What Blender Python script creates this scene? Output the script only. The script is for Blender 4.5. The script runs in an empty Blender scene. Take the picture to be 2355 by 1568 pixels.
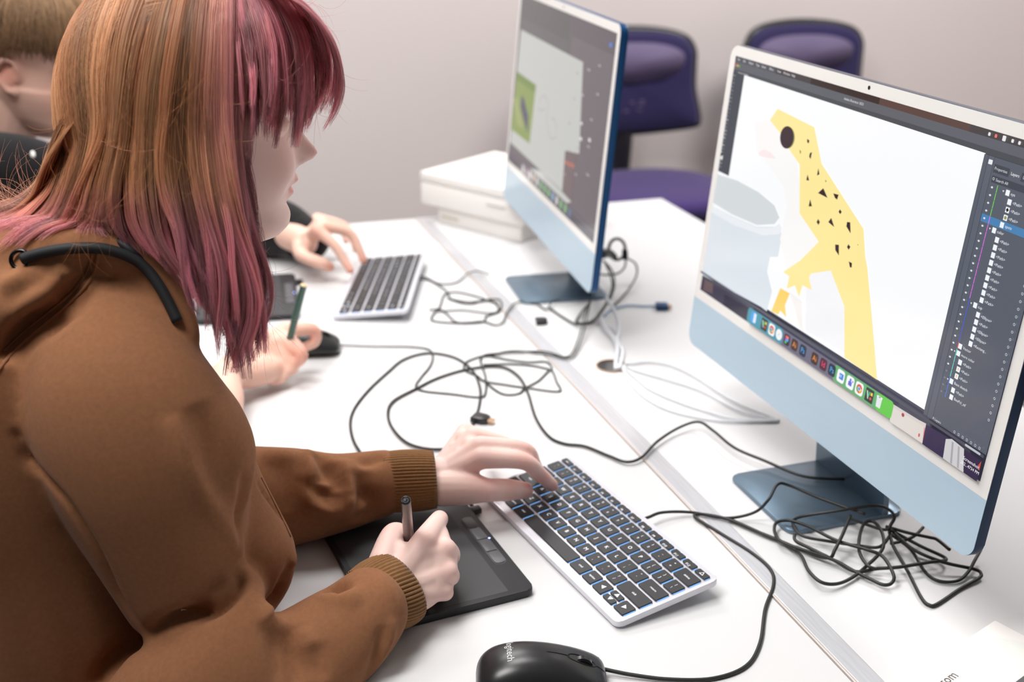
import bpy, bmesh, math, random
import numpy as np
from mathutils import Vector, Matrix
from mathutils.bvhtree import BVHTree
from mathutils.geometry import tessellate_polygon
random.seed(7); rng = np.random.default_rng(7)
S = bpy.context.scene; COL = S.collection
# ---------------------------------------------------------------- camera (desk top is z = 0, floor z = -0.72)
FPX = 2626.8
CP = np.array([-0.4894, -1.7175, 0.6539])
CR = np.array([0.9441, -0.3294, 0.0150]); CR /= np.linalg.norm(CR)
CF = np.array([0.3101, 0.8714, -0.3801]); CF -= CR*(CF@CR); CF /= np.linalg.norm(CF)
CU = np.cross(CR, CF)
cd = bpy.data.cameras.new('camera'); cam = bpy.data.objects.new('camera', cd); COL.objects.link(cam)
cam.matrix_world = Matrix(((CR[0], CU[0], -CF[0], CP[0]), (CR[1], CU[1], -CF[1], CP[1]), (CR[2], CU[2], -CF[2], CP[2]), (0, 0, 0, 1)))
cd.sensor_width = 36; cd.lens = 36*FPX/2355; cd.clip_start = .05
cd.dof.use_dof = True; cd.dof.focus_distance = 1.02; cd.dof.aperture_fstop = 4.5
S.camera = cam
S.view_settings.view_transform = 'Standard'; S.view_settings.look = 'None'
S.view_settings.gamma = 1; S.view_settings.use_curve_mapping = False
S.view_settings.exposure = 0.0
S.cycles.use_denoising = True
S.cycles.max_bounces = 8; S.cycles.diffuse_bounces = 4; S.cycles.glossy_bounces = 3; S.cycles.transmission_bounces = 4
w = bpy.data.worlds.new('world'); S.world = w; w.use_nodes = True
w.node_tree.nodes['Background'].inputs[0].default_value = (.9, .95, 1, 1)
w.node_tree.nodes['Background'].inputs[1].default_value = .03
def area(name, loc, size, power, col=(1, .982, .968), rot=(0, 0, 0)):
    l = bpy.data.lights.new(name, 'AREA'); l.shape = 'RECTANGLE'; l.size, l.size_y = size; l.energy = power; l.color = col
    o = bpy.data.objects.new(name, l); o.location = loc; o.rotation_euler = rot; COL.objects.link(o); return o
# classroom ceiling panels; third and fourth are added to brighten the back wall
for lx, ly, e in ((-1.15, -.92, 36), (-.35, -.1, 26), (-.10, 1.15, 25), (1.95, .60, 44), (-2.6, .75, 8)):
    area('overhead_key_fill_light', (lx, ly, 1.86), (.95, .6), e)

# ---------------------------------------------------------------- helpers
def U(x, y, z=0.0):                      # photo pixel -> world point at height z
    d = CF + CR*(x-1177.5)/FPX - CU*(y-784)/FPX
    return CP + d*((z-CP[2])/d[2])
def D(x, y, depth):                      # photo pixel -> world point at a depth
    return CP + (CF + CR*(x-1177.5)/FPX - CU*(y-784)/FPX)*depth
def srgb(r, g, b):
    return tuple(((c/255)/12.92 if c <= 10 else (((c/255)+.055)/1.055)**2.4) for c in (r, g, b)) + (1,)
def mat(name, col, rough=.5, metal=0, spec=.5, noise=None, bump=None, emit=None, estr=1, coat=0, sheen=0, sss=0, alpha=None):
    m = bpy.data.materials.new(name); m.use_nodes = True; nt = m.node_tree; b = nt.nodes['Principled BSDF']
    I = b.inputs
    I['Base Color'].default_value = col if len(col) == 4 else (*col, 1); I['Roughness'].default_value = rough; I['Metallic'].default_value = metal
    I['Specular IOR Level'].default_value = spec; I['Coat Weight'].default_value = coat
    I['Sheen Weight'].default_value = sheen
    if sss: I['Subsurface Weight'].default_value = sss; I['Subsurface Radius'].default_value = (.010, .004, .002); I['Subsurface Scale'].default_value = .6
    if emit: I['Emission Color'].default_value = (*emit[:3], 1); I['Emission Strength'].default_value = estr
    tc = nt.nodes.new('ShaderNodeTexCoord')
    if noise:                             # (scale, amount[, stretch]) mottles the base colour
        n = nt.nodes.new('ShaderNodeTexNoise'); n.inputs['Scale'].default_value = noise[0]; n.inputs['Detail'].default_value = 5
        if len(noise) > 2:
            mp = nt.nodes.new('ShaderNodeMapping'); mp.inputs['Scale'].default_value = noise[2]
            nt.links.new(tc.outputs['Object'], mp.inputs[0]); nt.links.new(mp.outputs[0], n.inputs['Vector'])
        else: nt.links.new(tc.outputs['Object'], n.inputs['Vector'])
        r = nt.nodes.new('ShaderNodeMapRange'); r.inputs['To Min'].default_value = 1-noise[1]; r.inputs['To Max'].default_value = 1+noise[1]
        r.inputs['From Min'].default_value = .25; r.inputs['From Max'].default_value = .75
        nt.links.new(n.outputs['Fac'], r.inputs['Value'])
        mx = nt.nodes.new('ShaderNodeVectorMath'); mx.operation = 'SCALE'; mx.inputs[0].default_value = col[:3]
        nt.links.new(r.outputs[0], mx.inputs['Scale']); nt.links.new(mx.outputs[0], I['Base Color'])
    if bump:                              # (scale, strength, distance)
        n = nt.nodes.new('ShaderNodeTexNoise'); n.inputs['Scale'].default_value = bump[0]; n.inputs['Detail'].default_value = 4
        nt.links.new(tc.outputs['Object'], n.inputs['Vector'])
        bp = nt.nodes.new('ShaderNodeBump'); bp.inputs['Strength'].default_value = bump[1]; bp.inputs['Distance'].default_value = bump[2]
        nt.links.new(n.outputs['Fac'], bp.inputs['Height']); nt.links.new(bp.outputs[0], I['Normal'])
    return m
def new_obj(name, me, m=None, parent=None, loc=None):
    o = bpy.data.objects.new(name, me); COL.objects.link(o)
    if m is not None:
        for x in (m if isinstance(m, (list, tuple)) else [m]): me.materials.append(x)
    if loc is not None: o.location = loc
    if parent is not None: o.parent = parent
    return o
def mesh(name, v, f, m=None, parent=None, smooth=True, mi=None):
    me = bpy.data.meshes.new(name); me.from_pydata([tuple(map(float, p)) for p in v], [], [tuple(int(i) for i in q) for q in f]); me.update()
    if mi is not None: me.polygons.foreach_set('material_index', mi)
    if smooth: me.polygons.foreach_set('use_smooth', [True]*len(me.polygons))
    return new_obj(name, me, m, parent)
def tag(o, label, cat, group=None, kind=None):
    if label: o['label'] = label
    if cat: o['category'] = cat
    if group: o['group'] = group
    if kind: o['kind'] = kind
    return o
def empty(name, loc=(0, 0, 0), rz=0, label=None, cat=None, group=None):
    o = bpy.data.objects.new(name, None); o.empty_display_size = .05; COL.objects.link(o); o.location = loc; o.rotation_euler = (0, 0, rz)
    return tag(o, label, cat, group)
def bm_obj(name, bm, m=None, parent=None, smooth=False, angle=35):
    me = bpy.data.meshes.new(name); bmesh.ops.recalc_face_normals(bm, faces=bm.faces[:]); bm.to_mesh(me); bm.free()
    if smooth:
        me.polygons.foreach_set('use_smooth', [True]*len(me.polygons)); me.set_sharp_from_angle(angle=math.radians(angle))
    return new_obj(name, me, m, parent)
def rrect(w, h, r, n=5, cx=0, cy=0):      # rounded rectangle outline, counter-clockwise
    out = []
    for sx, sy, a0 in ((1, 1, 0), (-1, 1, 90), (-1, -1, 180), (1, -1, 270)):
        for k in range(n+1):
            a = math.radians(a0+90*k/n); out.append((cx+sx*(w/2-r)+r*math.cos(a), cy+sy*(h/2-r)+r*math.sin(a)))
    return out
def prism_bm(outline, z0, z1, bev=0, seg=2, bm=None, M=None):
    bm2 = bmesh.new(); n = len(outline)
    a = [bm2.verts.new((x, y, z0)) for x, y in outline]; b = [bm2.verts.new((x, y, z1)) for x, y in outline]
    bm2.faces.new(a[::-1]); bm2.faces.new(b)
    for i in range(n): bm2.faces.new((a[i], a[(i+1) % n], b[(i+1) % n], b[i]))
    if bev:
        ed = [e for e in bm2.edges if abs(e.verts[0].co.z-e.verts[1].co.z) < 1e-9]
        bmesh.ops.bevel(bm2, geom=ed, offset=bev, segments=seg, affect='EDGES', profile=.5)
    if M is not None: bmesh.ops.transform(bm2, matrix=M, verts=bm2.verts[:])
    if bm is None: return bm2
    me = bpy.data.meshes.new('t'); bm2.to_mesh(me); bm2.free(); bm.from_mesh(me); bpy.data.meshes.remove(me); return bm
def box_bm(x0, x1, y0, y1, z0, z1, bev=0, seg=2, bm=None, M=None):
    b = bmesh.new(); v = [b.verts.new((x, y, z)) for z in (z0, z1) for y in (y0, y1) for x in (x0, x1)]
    for q in ((0, 2, 3, 1), (4, 5, 7, 6), (0, 1, 5, 4), (2, 6, 7, 3), (0, 4, 6, 2), (1, 3, 7, 5)): b.faces.new([v[i] for i in q])
    if bev: bmesh.ops.bevel(b, geom=b.edges[:], offset=bev, segments=seg, affect='EDGES', profile=.5)
    if M is not None: bmesh.ops.transform(b, matrix=M, verts=b.verts[:])
    if bm is None: return b
    me = bpy.data.meshes.new('t'); b.to_mesh(me); b.free(); bm.from_mesh(me); bpy.data.meshes.remove(me); return bm
def smooth_path(pts, n=6, closed=False):
    P = np.array(pts, float); N = len(P); out = []
    for i in range(N if closed else N-1):
        p0, p1, p2, p3 = (P[(i-1) % N], P[i], P[(i+1) % N], P[(i+2) % N]) if closed else (P[max(i-1, 0)], P[i], P[i+1], P[min(i+2, N-1)])
        for k in range(n):
            t = k/n; out.append(.5*((2*p1)+(-p0+p2)*t+(2*p0-5*p1+4*p2-p3)*t*t+(-p0+3*p1-3*p2+p3)*t**3))
    if not closed: out.append(P[-1])
    return np.array(out)
def tube_vf(P, R, n=8, off=0, caps=True, closed=False, ell=None):
    """sweep a circle of radius R (scalar or per point) along P"""
    P = np.array(P, float); N = len(P); R = np.broadcast_to(np.array(R, float), (N,))
    T = np.gradient(P, axis=0) if not closed else (np.roll(P, -1, 0)-np.roll(P, 1, 0)); T /= np.linalg.norm(T, axis=1)[:, None]+1e-12
    a = np.array([0, 0, 1.]) if abs(T[0][2]) < .9 else np.array([1., 0, 0]); X = np.cross(T[0], a); X /= np.linalg.norm(X); V = []
    for i in range(N):
        X = X-T[i]*(X@T[i]); X /= np.linalg.norm(X); Y = np.cross(T[i], X)
        for k in range(n):
            t = 2*math.pi*k/n; V.append(P[i]+R[i]*(math.cos(t)*X+math.sin(t)*Y))
    F = []
    for i in range(N if closed else N-1):
        j = (i+1) % N
        for k in range(n): F.append((off+i*n+k, off+i*n+(k+1) % n, off+j*n+(k+1) % n, off+j*n+k))
    if caps and not closed:
        F.append(tuple(off+k for k in range(n))[::-1]); F.append(tuple(off+(N-1)*n+k for k in range(n)))
    return V, F
def cat_vf(parts):
    V, F = [], []
    for v, f in parts:
        o = len(V); V += list(v); F += [tuple(i+o for i in q) for q in f]
    return V, F
def cone_vf(pts, rad, n=16, m=5):         # chain of balls: capsule-like closed tube with hemispherical ends
    P = np.array(pts, float); R = np.array(rad, float)
    Q = smooth_path(np.c_[P, R], 5) if len(P) > 2 else np.array([np.r_[P[0], R[0]]*(1-t)+np.r_[P[1], R[1]]*t for t in np.linspace(0, 1, 6)])
    t0 = Q[0, :3]-Q[1, :3]; t0 /= np.linalg.norm(t0); t1 = Q[-1, :3]-Q[-2, :3]; t1 /= np.linalg.norm(t1)
    a = [(*(Q[0, :3]+t0*Q[0, 3]*math.sin(k/m*math.pi/2*.98)), Q[0, 3]*math.cos(k/m*math.pi/2*.98)) for k in range(m, 0, -1)]
    b = [(*(Q[-1, :3]+t1*Q[-1, 3]*math.sin(k/m*math.pi/2*.98)), Q[-1, 3]*math.cos(k/m*math.pi/2*.98)) for k in range(1, m+1)]
    Q = np.array(a+[tuple(q) for q in Q]+b)
    return tube_vf(Q[:, :3], Q[:, 3], n)
def ball_vf(c, r, n=12):
    bm = bmesh.new(); bmesh.ops.create_icosphere(bm, subdivisions=3, radius=1)
    rr = np.array(r if np.ndim(r) else (r, r, r), float)
    V = [np.array(v.co)*rr+np.array(c) for v in bm.verts]; F = [tuple(v.index for v in f.verts) for f in bm.faces]; bm.free(); return V, F
def loft_vf(rows, n=28, sub=4, power=2.0):
    """closed body through rings; row = (xa,ya,xb,yb,depth,thickness): a photo chord at a depth and a half thickness in metres"""
    A = np.array([np.r_[D(r[0], r[1], r[4]), D(r[2], r[3], r[4]), r[5]] for r in rows]); A = smooth_path(A, sub)
    C = (A[:, :3]+A[:, 3:6])/2; H = (A[:, 3:6]-A[:, :3])/2
    T = np.gradient(C, axis=0); T /= np.linalg.norm(T, axis=1)[:, None]; V = []
    N = len(A)
    rings = [(0, .02), (0, .5), (0, .85)]+[(i, 1.) for i in range(N)]+[(N-1, .85), (N-1, .5), (N-1, .02)]
    for q, (i, s) in enumerate(rings):
        B = np.cross(H[i], T[i]); B /= np.linalg.norm(B)
        e = 0 if s == 1 else (-1 if q < 3 else 1)*min(A[i, 6], np.linalg.norm(H[i]))*math.sqrt(1-s*s)*.6
        for k in range(n):
            t = 2*math.pi*k/n; c, d = math.cos(t), math.sin(t); c = math.copysign(abs(c)**(2/power), c); d = math.copysign(abs(d)**(2/power), d)
            V.append(C[i]+T[i]*e+s*(H[i]*c+B*A[i, 6]*d))
    F = []
    for i in range(len(rings)-1):
        for k in range(n): F.append((i*n+k, i*n+(k+1) % n, (i+1)*n+(k+1) % n, (i+1)*n+k))
    F.append(tuple(range(n))[::-1]); F.append(tuple((len(rings)-1)*n+k for k in range(n)))
    return V, F
def remeshed(parts, voxel, iters=6, fac=.5):
    """union of closed shells -> one smooth continuous mesh; returns numpy verts, quad faces"""
    V, F = cat_vf(parts); me = bpy.data.meshes.new('t'); me.from_pydata([tuple(p) for p in V], [], F); me.update()
    bm = bmesh.new(); bm.from_mesh(me); bmesh.ops.recalc_face_normals(bm, faces=bm.faces[:]); bm.to_mesh(me); bm.free()
    o = bpy.data.objects.new('t', me); COL.objects.link(o)
    md = o.modifiers.new('r', 'REMESH'); md.mode = 'VOXEL'; md.voxel_size = voxel
    if iters: ms = o.modifiers.new('s', 'SMOOTH'); ms.factor = fac; ms.iterations = iters
    dg = bpy.context.evaluated_depsgraph_get(); e = o.evaluated_get(dg).to_mesh()
    v = np.empty(len(e.vertices)*3); e.vertices.foreach_get('co', v); f = [tuple(p.vertices) for p in e.polygons]
    v = v.reshape(-1, 3).copy(); o.evaluated_get(dg).to_mesh_clear(); COL.objects.unlink(o); bpy.data.objects.remove(o); bpy.data.meshes.remove(me)
    return v, f
def vnormals(v, f):
    F = np.array([q if len(q) == 4 else (*q, q[-1]) for q in f]); a = v[F[:, 2]]-v[F[:, 0]]; b = v[F[:, 3]]-v[F[:, 1]]; n = np.cross(a, b)
    N = np.zeros_like(v)
    for k in range(4): np.add.at(N, F[:, k], n)
    return N/(np.linalg.norm(N, axis=1)[:, None]+1e-12)
def neighbours_smooth(v, f, w, it=3):      # local laplacian smoothing weighted by w
    F = np.array([q if len(q) == 4 else (*q, q[-1]) for q in f]); E = np.concatenate([F[:, [0, 1]], F[:, [1, 2]], F[:, [2, 3]], F[:, [3, 0]]]); E = np.concatenate([E, E[:, ::-1]])
    cnt = np.bincount(E[:, 0], minlength=len(v))[:, None]+1e-9
    for _ in range(it):
        s = np.zeros_like(v); 
        for k in range(3): s[:, k] = np.bincount(E[:, 0], v[E[:, 1], k], minlength=len(v))
        v = v+(s/cnt-v)*w[:, None]
    return v
def hit(bvh, x, y):                       # surface point seen at a photo pixel
    d = Vector(CF + CR*(x-1177.5)/FPX - CU*(y-784)/FPX).normalized(); h = bvh.ray_cast(Vector(CP), d); return None if h[0] is None else np.array(h[0])
def seg_dist(v, P):                       # distance of every vertex to a polyline
    best = np.full(len(v), 9.); par = np.zeros(len(v)); N = len(P)-1
    for i in range(N):
        a, b = P[i], P[i+1]; ab = b-a; t = np.clip(((v-a)@ab)/(ab@ab+1e-12), 0, 1); d = np.linalg.norm(v-(a+t[:, None]*ab), axis=1)
        m = d < best; best[m] = d[m]; par[m] = (i+t[m])/N
    return best, par
def folds(v, f, lst):
    """press creases (amp<0) and ridges (amp>0) along surface polylines traced on the photo; list of (pixel points, amp, width)"""
    n = vnormals(v, f); bvh = BVHTree.FromPolygons([tuple(p) for p in v], f)
    dsp = np.zeros(len(v))
    for px, amp, wd in lst:
        P = [hit(bvh, *q) for q in smooth_path(px, 4)]; P = [p for p in P if p is not None]
        if len(P) < 2: continue
        d, t = seg_dist(v, np.array(P)); env = np.sin(np.pi*t)**.7
        dsp += amp*np.exp(-(d/wd)**2)*env
    return v+n*dsp[:, None]
_tc = {}
def text_vf(s, size=1.0, align='CENTER'):  # flat lettering as triangles in the xy plane
    k = (s, align)
    if k not in _tc:
        c = bpy.data.curves.new('t', 'FONT'); c.body = s; c.align_x = align; c.align_y = 'CENTER'; c.resolution_u = 2
        o = bpy.data.objects.new('t', c); COL.objects.link(o); bpy.context.view_layer.update()
        me = o.evaluated_get(bpy.context.evaluated_depsgraph_get()).to_mesh()
        _tc[k] = ([tuple(v.co) for v in me.vertices], [tuple(p.vertices) for p in me.polygons])
        o.evaluated_get(bpy.context.evaluated_depsgraph_get()).to_mesh_clear(); COL.objects.unlink(o); bpy.data.objects.remove(o); bpy.data.curves.remove(c)
    v, f = _tc[k]; return [(a*size, b*size, 0) for a, b, _ in v], f
# ---------------------------------------------------------------- materials
M_wall = mat('wall_paint', srgb(230, 220, 218), .9, noise=(1.5, .015), bump=(220, .08, .0005))
M_wall2 = mat('wall_dark_low_bounce', srgb(96, 94, 93), .9, noise=(1.5, .02))  # for the unseen front and left walls, darkened to cut bounced light
M_ceil = mat('ceiling_white', (.85, .85, .84), .9)
M_floor = mat('floor_vinyl', srgb(100, 97, 96), .5, noise=(30, .08))
M_desk = mat('desk_laminate', (.70, .70, .705), .42, spec=.35, noise=(4, .01), bump=(900, .05, .0001))
M_edge = mat('desk_edging', srgb(225, 218, 212), .5)
M_alu = mat('brushed_metal', srgb(206, 206, 210), .42, metal=.5, noise=(60, .10, (6, .25, 1)), bump=(300, .1, .0002))
M_blk = mat('black_plastic', srgb(32, 32, 34), .38, bump=(1500, .08, .0001))
M_blks = mat('black_satin', srgb(26, 26, 28), .3, coat=.1)
M_tab = mat('tablet_black', srgb(46, 46, 49), .5, spec=.4, bump=(2500, .15, .0001))
M_key = mat('key_black', srgb(38, 38, 41), .45, bump=(2500, .1, .0001))
M_leg = mat('key_print', (.8, .8, .8), .5, emit=(.8, .85, 1), estr=.5)
M_glow = mat('key_backlight', (.05, .1, .2), .5, emit=(.22, .50, 1.0), estr=1.0)
M_silver = mat('silver_aluminium', srgb(228, 228, 236), .35, metal=.25)
M_cord = mat('black_cord', srgb(34, 35, 34), .5)
M_bezel = mat('bezel_white', srgb(236, 235, 232), .25, coat=.3)
M_chin = mat('chin_pale_blue', srgb(178, 202, 218), .35, coat=.2)
M_navy = mat('shell_navy', srgb(12, 40, 72), .3, metal=.5)
M_navy2 = mat('shell_blue', srgb(16, 70, 118), .35, metal=.4)
M_stand = mat('stand_blue_grey', srgb(108, 128, 144), .3, metal=.6)
M_wht = mat('white_plastic', (.85, .84, .82), .4)
M_card = mat('white_card', srgb(240, 236, 232), .6)
M_pcord = mat('pale_cord', srgb(234, 238, 243), .45)
M_bcord = mat('blue_cord', srgb(120, 160, 195), .45)
M_bplug = mat('blue_plug', srgb(10, 66, 110), .4)
M_brass = mat('plug_metal', srgb(205, 170, 140), .3, metal=.8)
M_purp = mat('purple_fabric', srgb(54, 32, 100), .85, bump=(900, .3, .0005), sheen=.2)
M_purp2 = mat('purple_fabric_dark', srgb(34, 24, 78), .8, bump=(900, .3, .0005), sheen=.2)
M_mesh = mat('chair_pale_mesh', srgb(108, 96, 128), .8)
M_skin = mat('skin', srgb(236, 200, 190), .5, sss=.25, spec=.35, noise=(25, .05), bump=(700, .12, .0002))
M_skin2 = mat('skin_rosy', srgb(236, 192, 176), .5, sss=.25, spec=.35, noise=(25, .06))
M_nail = mat('nail', srgb(238, 200, 190), .25, coat=.3)
M_hood = mat('brown_sweatshirt', srgb(146, 100, 70), .95, spec=.15, sheen=.06, noise=(260, .09), bump=(1400, .35, .0004))
M_rib = mat('brown_ribbing', srgb(140, 100, 62), .95, spec=.15, sheen=.2, noise=(300, .12), bump=(1500, .4, .0004))
M_blackcloth = mat('black_sweatshirt', srgb(30, 29, 31), .95, spec=.15, sheen=.15, bump=(900, .3, .0004))
M_lip = mat('lips', srgb(214, 150, 150), .4, sss=.2)
M_eye = mat('eye_white', (.8, .8, .78), .15, coat=.5)
M_iris = mat('iris', srgb(60, 70, 70), .2)

# ---------------------------------------------------------------- room
X0, X1, Y0, Y1, ZF, ZC = -3.6, 3.4, -3.6, 1.92, -.72, 1.9
def struct(o, label): tag(o, label, None, kind='structure'); return o
struct(bm_obj('floor', box_bm(X0, X1, Y0, Y1, ZF-.05, ZF), M_floor), 'grey vinyl floor')
struct(bm_obj('ceiling', box_bm(X0, X1, Y0, Y1, ZC, ZC+.05), M_ceil), 'white ceiling')
struct(bm_obj('wall_back', box_bm(X0, X1, Y1, Y1+.1, ZF, ZC), M_wall), 'plain pale grey wall behind the chairs')
struct(bm_obj('wall_front', box_bm(X0, X1, Y0-.1, Y0, ZF, ZC), M_wall2), 'unseen wall, darkened to cut bounced light')
struct(bm_obj('wall_left', box_bm(X0-.1, X0, Y0, Y1, ZF, ZC), M_wall2), 'unseen wall, darkened to cut bounced light')
struct(bm_obj('wall_right', box_bm(X1, X1+.1, Y0, Y1, ZF, ZC), M_wall), 'unseen wall, darkened to cut bounced light')

# ---------------------------------------------------------------- desks with the metal strip between them
DX0, SX, SW, DX1, DY1, DY0 = -.47, .0707, .027, .6239, .4567, -2.0
t = empty('desk', (-.2, -.7, ZF), label='white desk under both keyboards, left of the metal strip', cat='desk', group='white desks')
def local(o): o.location = -Vector(o.parent.location); return o
local(bm_obj('tabletop', box_bm(DX0, SX, DY0, DY1, -.025, 0, .0012), M_desk, t))
for yy in (DY0+.06, DY1-.1):
    for xx in (DX0+.04, SX-.08): local(bm_obj('leg', box_bm(xx, xx+.04, yy, yy+.04, ZF, -.025, .003), M_alu, t))
t = empty('desk', (.35, -.7, ZF), label='white desk under both screens, right of the metal strip', cat='desk', group='white desks')
# right top has a grommet hole
bm = bmesh.new(); hc = U(1408, 842, 0); hr = .0235; K = 40
oc = [bm.verts.new((hc[0]+hr*math.cos(2*math.pi*k/K), hc[1]+hr*math.sin(2*math.pi*k/K), 0)) for k in range(K)]
ob = []
for k in range(K):                        # square-ish outer loop by ray to the rectangle
    a = 2*math.pi*k/K; dx, dy = math.cos(a), math.sin(a)
    tx = ((DX1 if dx > 0 else SX+SW)-hc[0])/dx if abs(dx) > 1e-6 else 1e9; ty = ((DY1 if dy > 0 else DY0)-hc[1])/dy if abs(dy) > 1e-6 else 1e9
    s = min(tx, ty); ob.append(bm.verts.new((hc[0]+dx*s, hc[1]+dy*s, 0)))
crn = {(x, y): bm.verts.new((x, y, 0)) for x in (SX+SW, DX1) for y in (DY0, DY1)}
for k in range(K):
    j = (k+1) % K; a, b = ob[k].co, ob[j].co
    f = [oc[k], ob[k], ob[j], oc[j]]
    if abs(a.x-b.x) > 1e-6 and abs(a.y-b.y) > 1e-6:
        c = min(crn.values(), key=lambda v: (v.co-a).length+(v.co-b).length); f = [oc[k], ob[k], c, ob[j], oc[j]]
    bm.faces.new(f)
g = bmesh.ops.extrude_face_region(bm, geom=bm.faces[:]); bmesh.ops.translate(bm, vec=(0, 0, -.025), verts=[v for v in g['geom'] if isinstance(v, bmesh.types.BMVert)])
local(bm_obj('tabletop', bm, M_desk, t))
rv, rf = tube_vf([(hc[0]+.0225*math.cos(a), hc[1]+.0225*math.sin(a), .0003) for a in np.linspace(0, 2*math.pi, 33)[:-1]], .0012, 6, closed=True)
local(mesh('grommet_ring', rv, rf, mat('grommet_tan', srgb(170, 140, 110), .5), t))
for yy in (DY0+.06, DY1-.1):
    for xx in (SX+.08, DX1-.08): local(bm_obj('leg', box_bm(xx, xx+.04, yy, yy+.04, ZF, -.025, .003), M_alu, t))
t = empty('metal_strip', (SX, -.7, -.03), label='long brushed metal strip joining the two white desks', cat='strip')
local(bm_obj('cover', box_bm(SX+.0035, SX+SW-.001, DY0, DY1, -.02, .0012, .0006), M_alu, t))
local(bm_obj('lip', box_bm(SX+.0003, SX+.0032, DY0, DY1, -.02, .0018, .0006), mat('strip_lip', srgb(206, 196, 190), .4, metal=.3), t))
for lx, ly in ((-.75, .15), (-.75, -2.3), (1.15, .15), (1.15, -2.3), (-2.6, .15), (-2.6, -2.3)):
    pass

# ---------------------------------------------------------------- all-in-one computers
PW, DW, DH, CHIN = .547, .5220, .2936, .0750
M_vc = bpy.data.materials.new('screen_picture'); M_vc.use_nodes = True
nt = M_vc.node_tree; b = nt.nodes['Principled BSDF']; at = nt.nodes.new('ShaderNodeAttribute'); at.attribute_name = 'Col'
b.inputs['Base Color'].default_value = (.01, .01, .01, 1); b.inputs['Roughness'].default_value = .12; b.inputs['Specular IOR Level'].default_value = .35
nt.links.new(at.outputs['Color'], b.inputs['Emission Color']); b.inputs['Emission Strength'].default_value = .99
def frame_of(px, py, yaw, tilt, zb):      # origin = middle of the display's lower edge; columns: right (as seen by the user), up, towards the user
    R = Matrix.Rotation(yaw, 3, 'Z'); up = R @ Vector((math.sin(tilt), 0, math.cos(tilt))); rt = R @ Vector((0, -1, 0)); n = rt.cross(up)
    return Matrix(((rt.x, up.x, n.x, px), (rt.y, up.y, n.y, py), (rt.z, up.z, n.z, zb), (0, 0, 0, 1)))
class Screen:                             # flat picture on a display: coloured polygons in display coordinates
    def __init__(s, M): s.M = M; s.V, s.F, s.C, s.k = [], [], [], 1
    def st(s, x, y):                      # photo pixel -> display coordinates
        Mi = s.M.inverted(); o = Mi @ Vector(CP); d = Mi.to_3x3() @ Vector(CF + CR*(x-1177.5)/FPX - CU*(y-784)/FPX); k = -o.z/d.z; return (o.x+d.x*k, o.y+d.y*k)
    def poly(s, pts, col, clip=True):
        s.k += 1; z = .00001*s.k
        if clip: pts = [(min(max(x, -DW/2), DW/2), min(max(y, 0), DH)) for x, y in pts]
        tri = tessellate_polygon([[Vector((x, y, 0)) for x, y in pts]]); o = len(s.V); s.V += [(x, y, z) for x, y in pts]
        for q in tri:
            a, b_, c = (Vector(s.V[o+i]) for i in q); q = q if (b_-a).cross(c-a).z > 0 else q[::-1]
            s.F.append(tuple(o+i for i in q)); s.C.append(col)
    def px(s, pts, col, clip=True): s.poly([s.st(*p) for p in pts], col, clip)
    def rect(s, x0, y0, x1, y1, col): s.poly([(x0, y0), (x1, y0), (x1, y1), (x0, y1)], col)
    def rr(s, cx, cy, w_, h_, r, col): s.poly(rrect(w_, h_, r, 4, cx, cy), col)
    def disc(s, cx, cy, rx, ry, col, n=20, rot=0): s.poly([(cx+rx*math.cos(a)*math.cos(rot)-ry*math.sin(a)*math.sin(rot), cy+rx*math.cos(a)*math.sin(rot)+ry*math.sin(a)*math.cos(rot)) for a in np.linspace(0, 2*math.pi, n+1)[:-1]], col)
    def line(s, pts, wd, col):
        P = np.array(pts, float); T = np.gradient(P, axis=0); T /= np.linalg.norm(T, axis=1)[:, None]; N = np.c_[-T[:, 1], T[:, 0]]*wd/2
        for i in range(len(P)-1): s.poly([tuple(P[i]+N[i]), tuple(P[i+1]+N[i+1]), tuple(P[i+1]-N[i+1]), tuple(P[i]-N[i])], col)
    def text(s, x, y, txt, size, col, align='LEFT'):
        s.k += 1; v, f = text_vf(txt, size, align); o = len(s.V); s.V += [(x+a, y+b_, .00001*s.k) for a, b_, _ in v]
        for q in f: s.F.append(tuple(o+i for i in q)); s.C.append(col)
    def build(s, parent):
        o = mesh('display_picture', s.V, s.F, M_vc, parent, smooth=False); a = o.data.color_attributes.new('Col', 'FLOAT_COLOR', 'CORNER')
        cols = []
        for f_, c in zip(s.F, s.C): cols += list(srgb(*c))*len(f_)
        a.data.foreach_set('color', cols); return o
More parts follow.
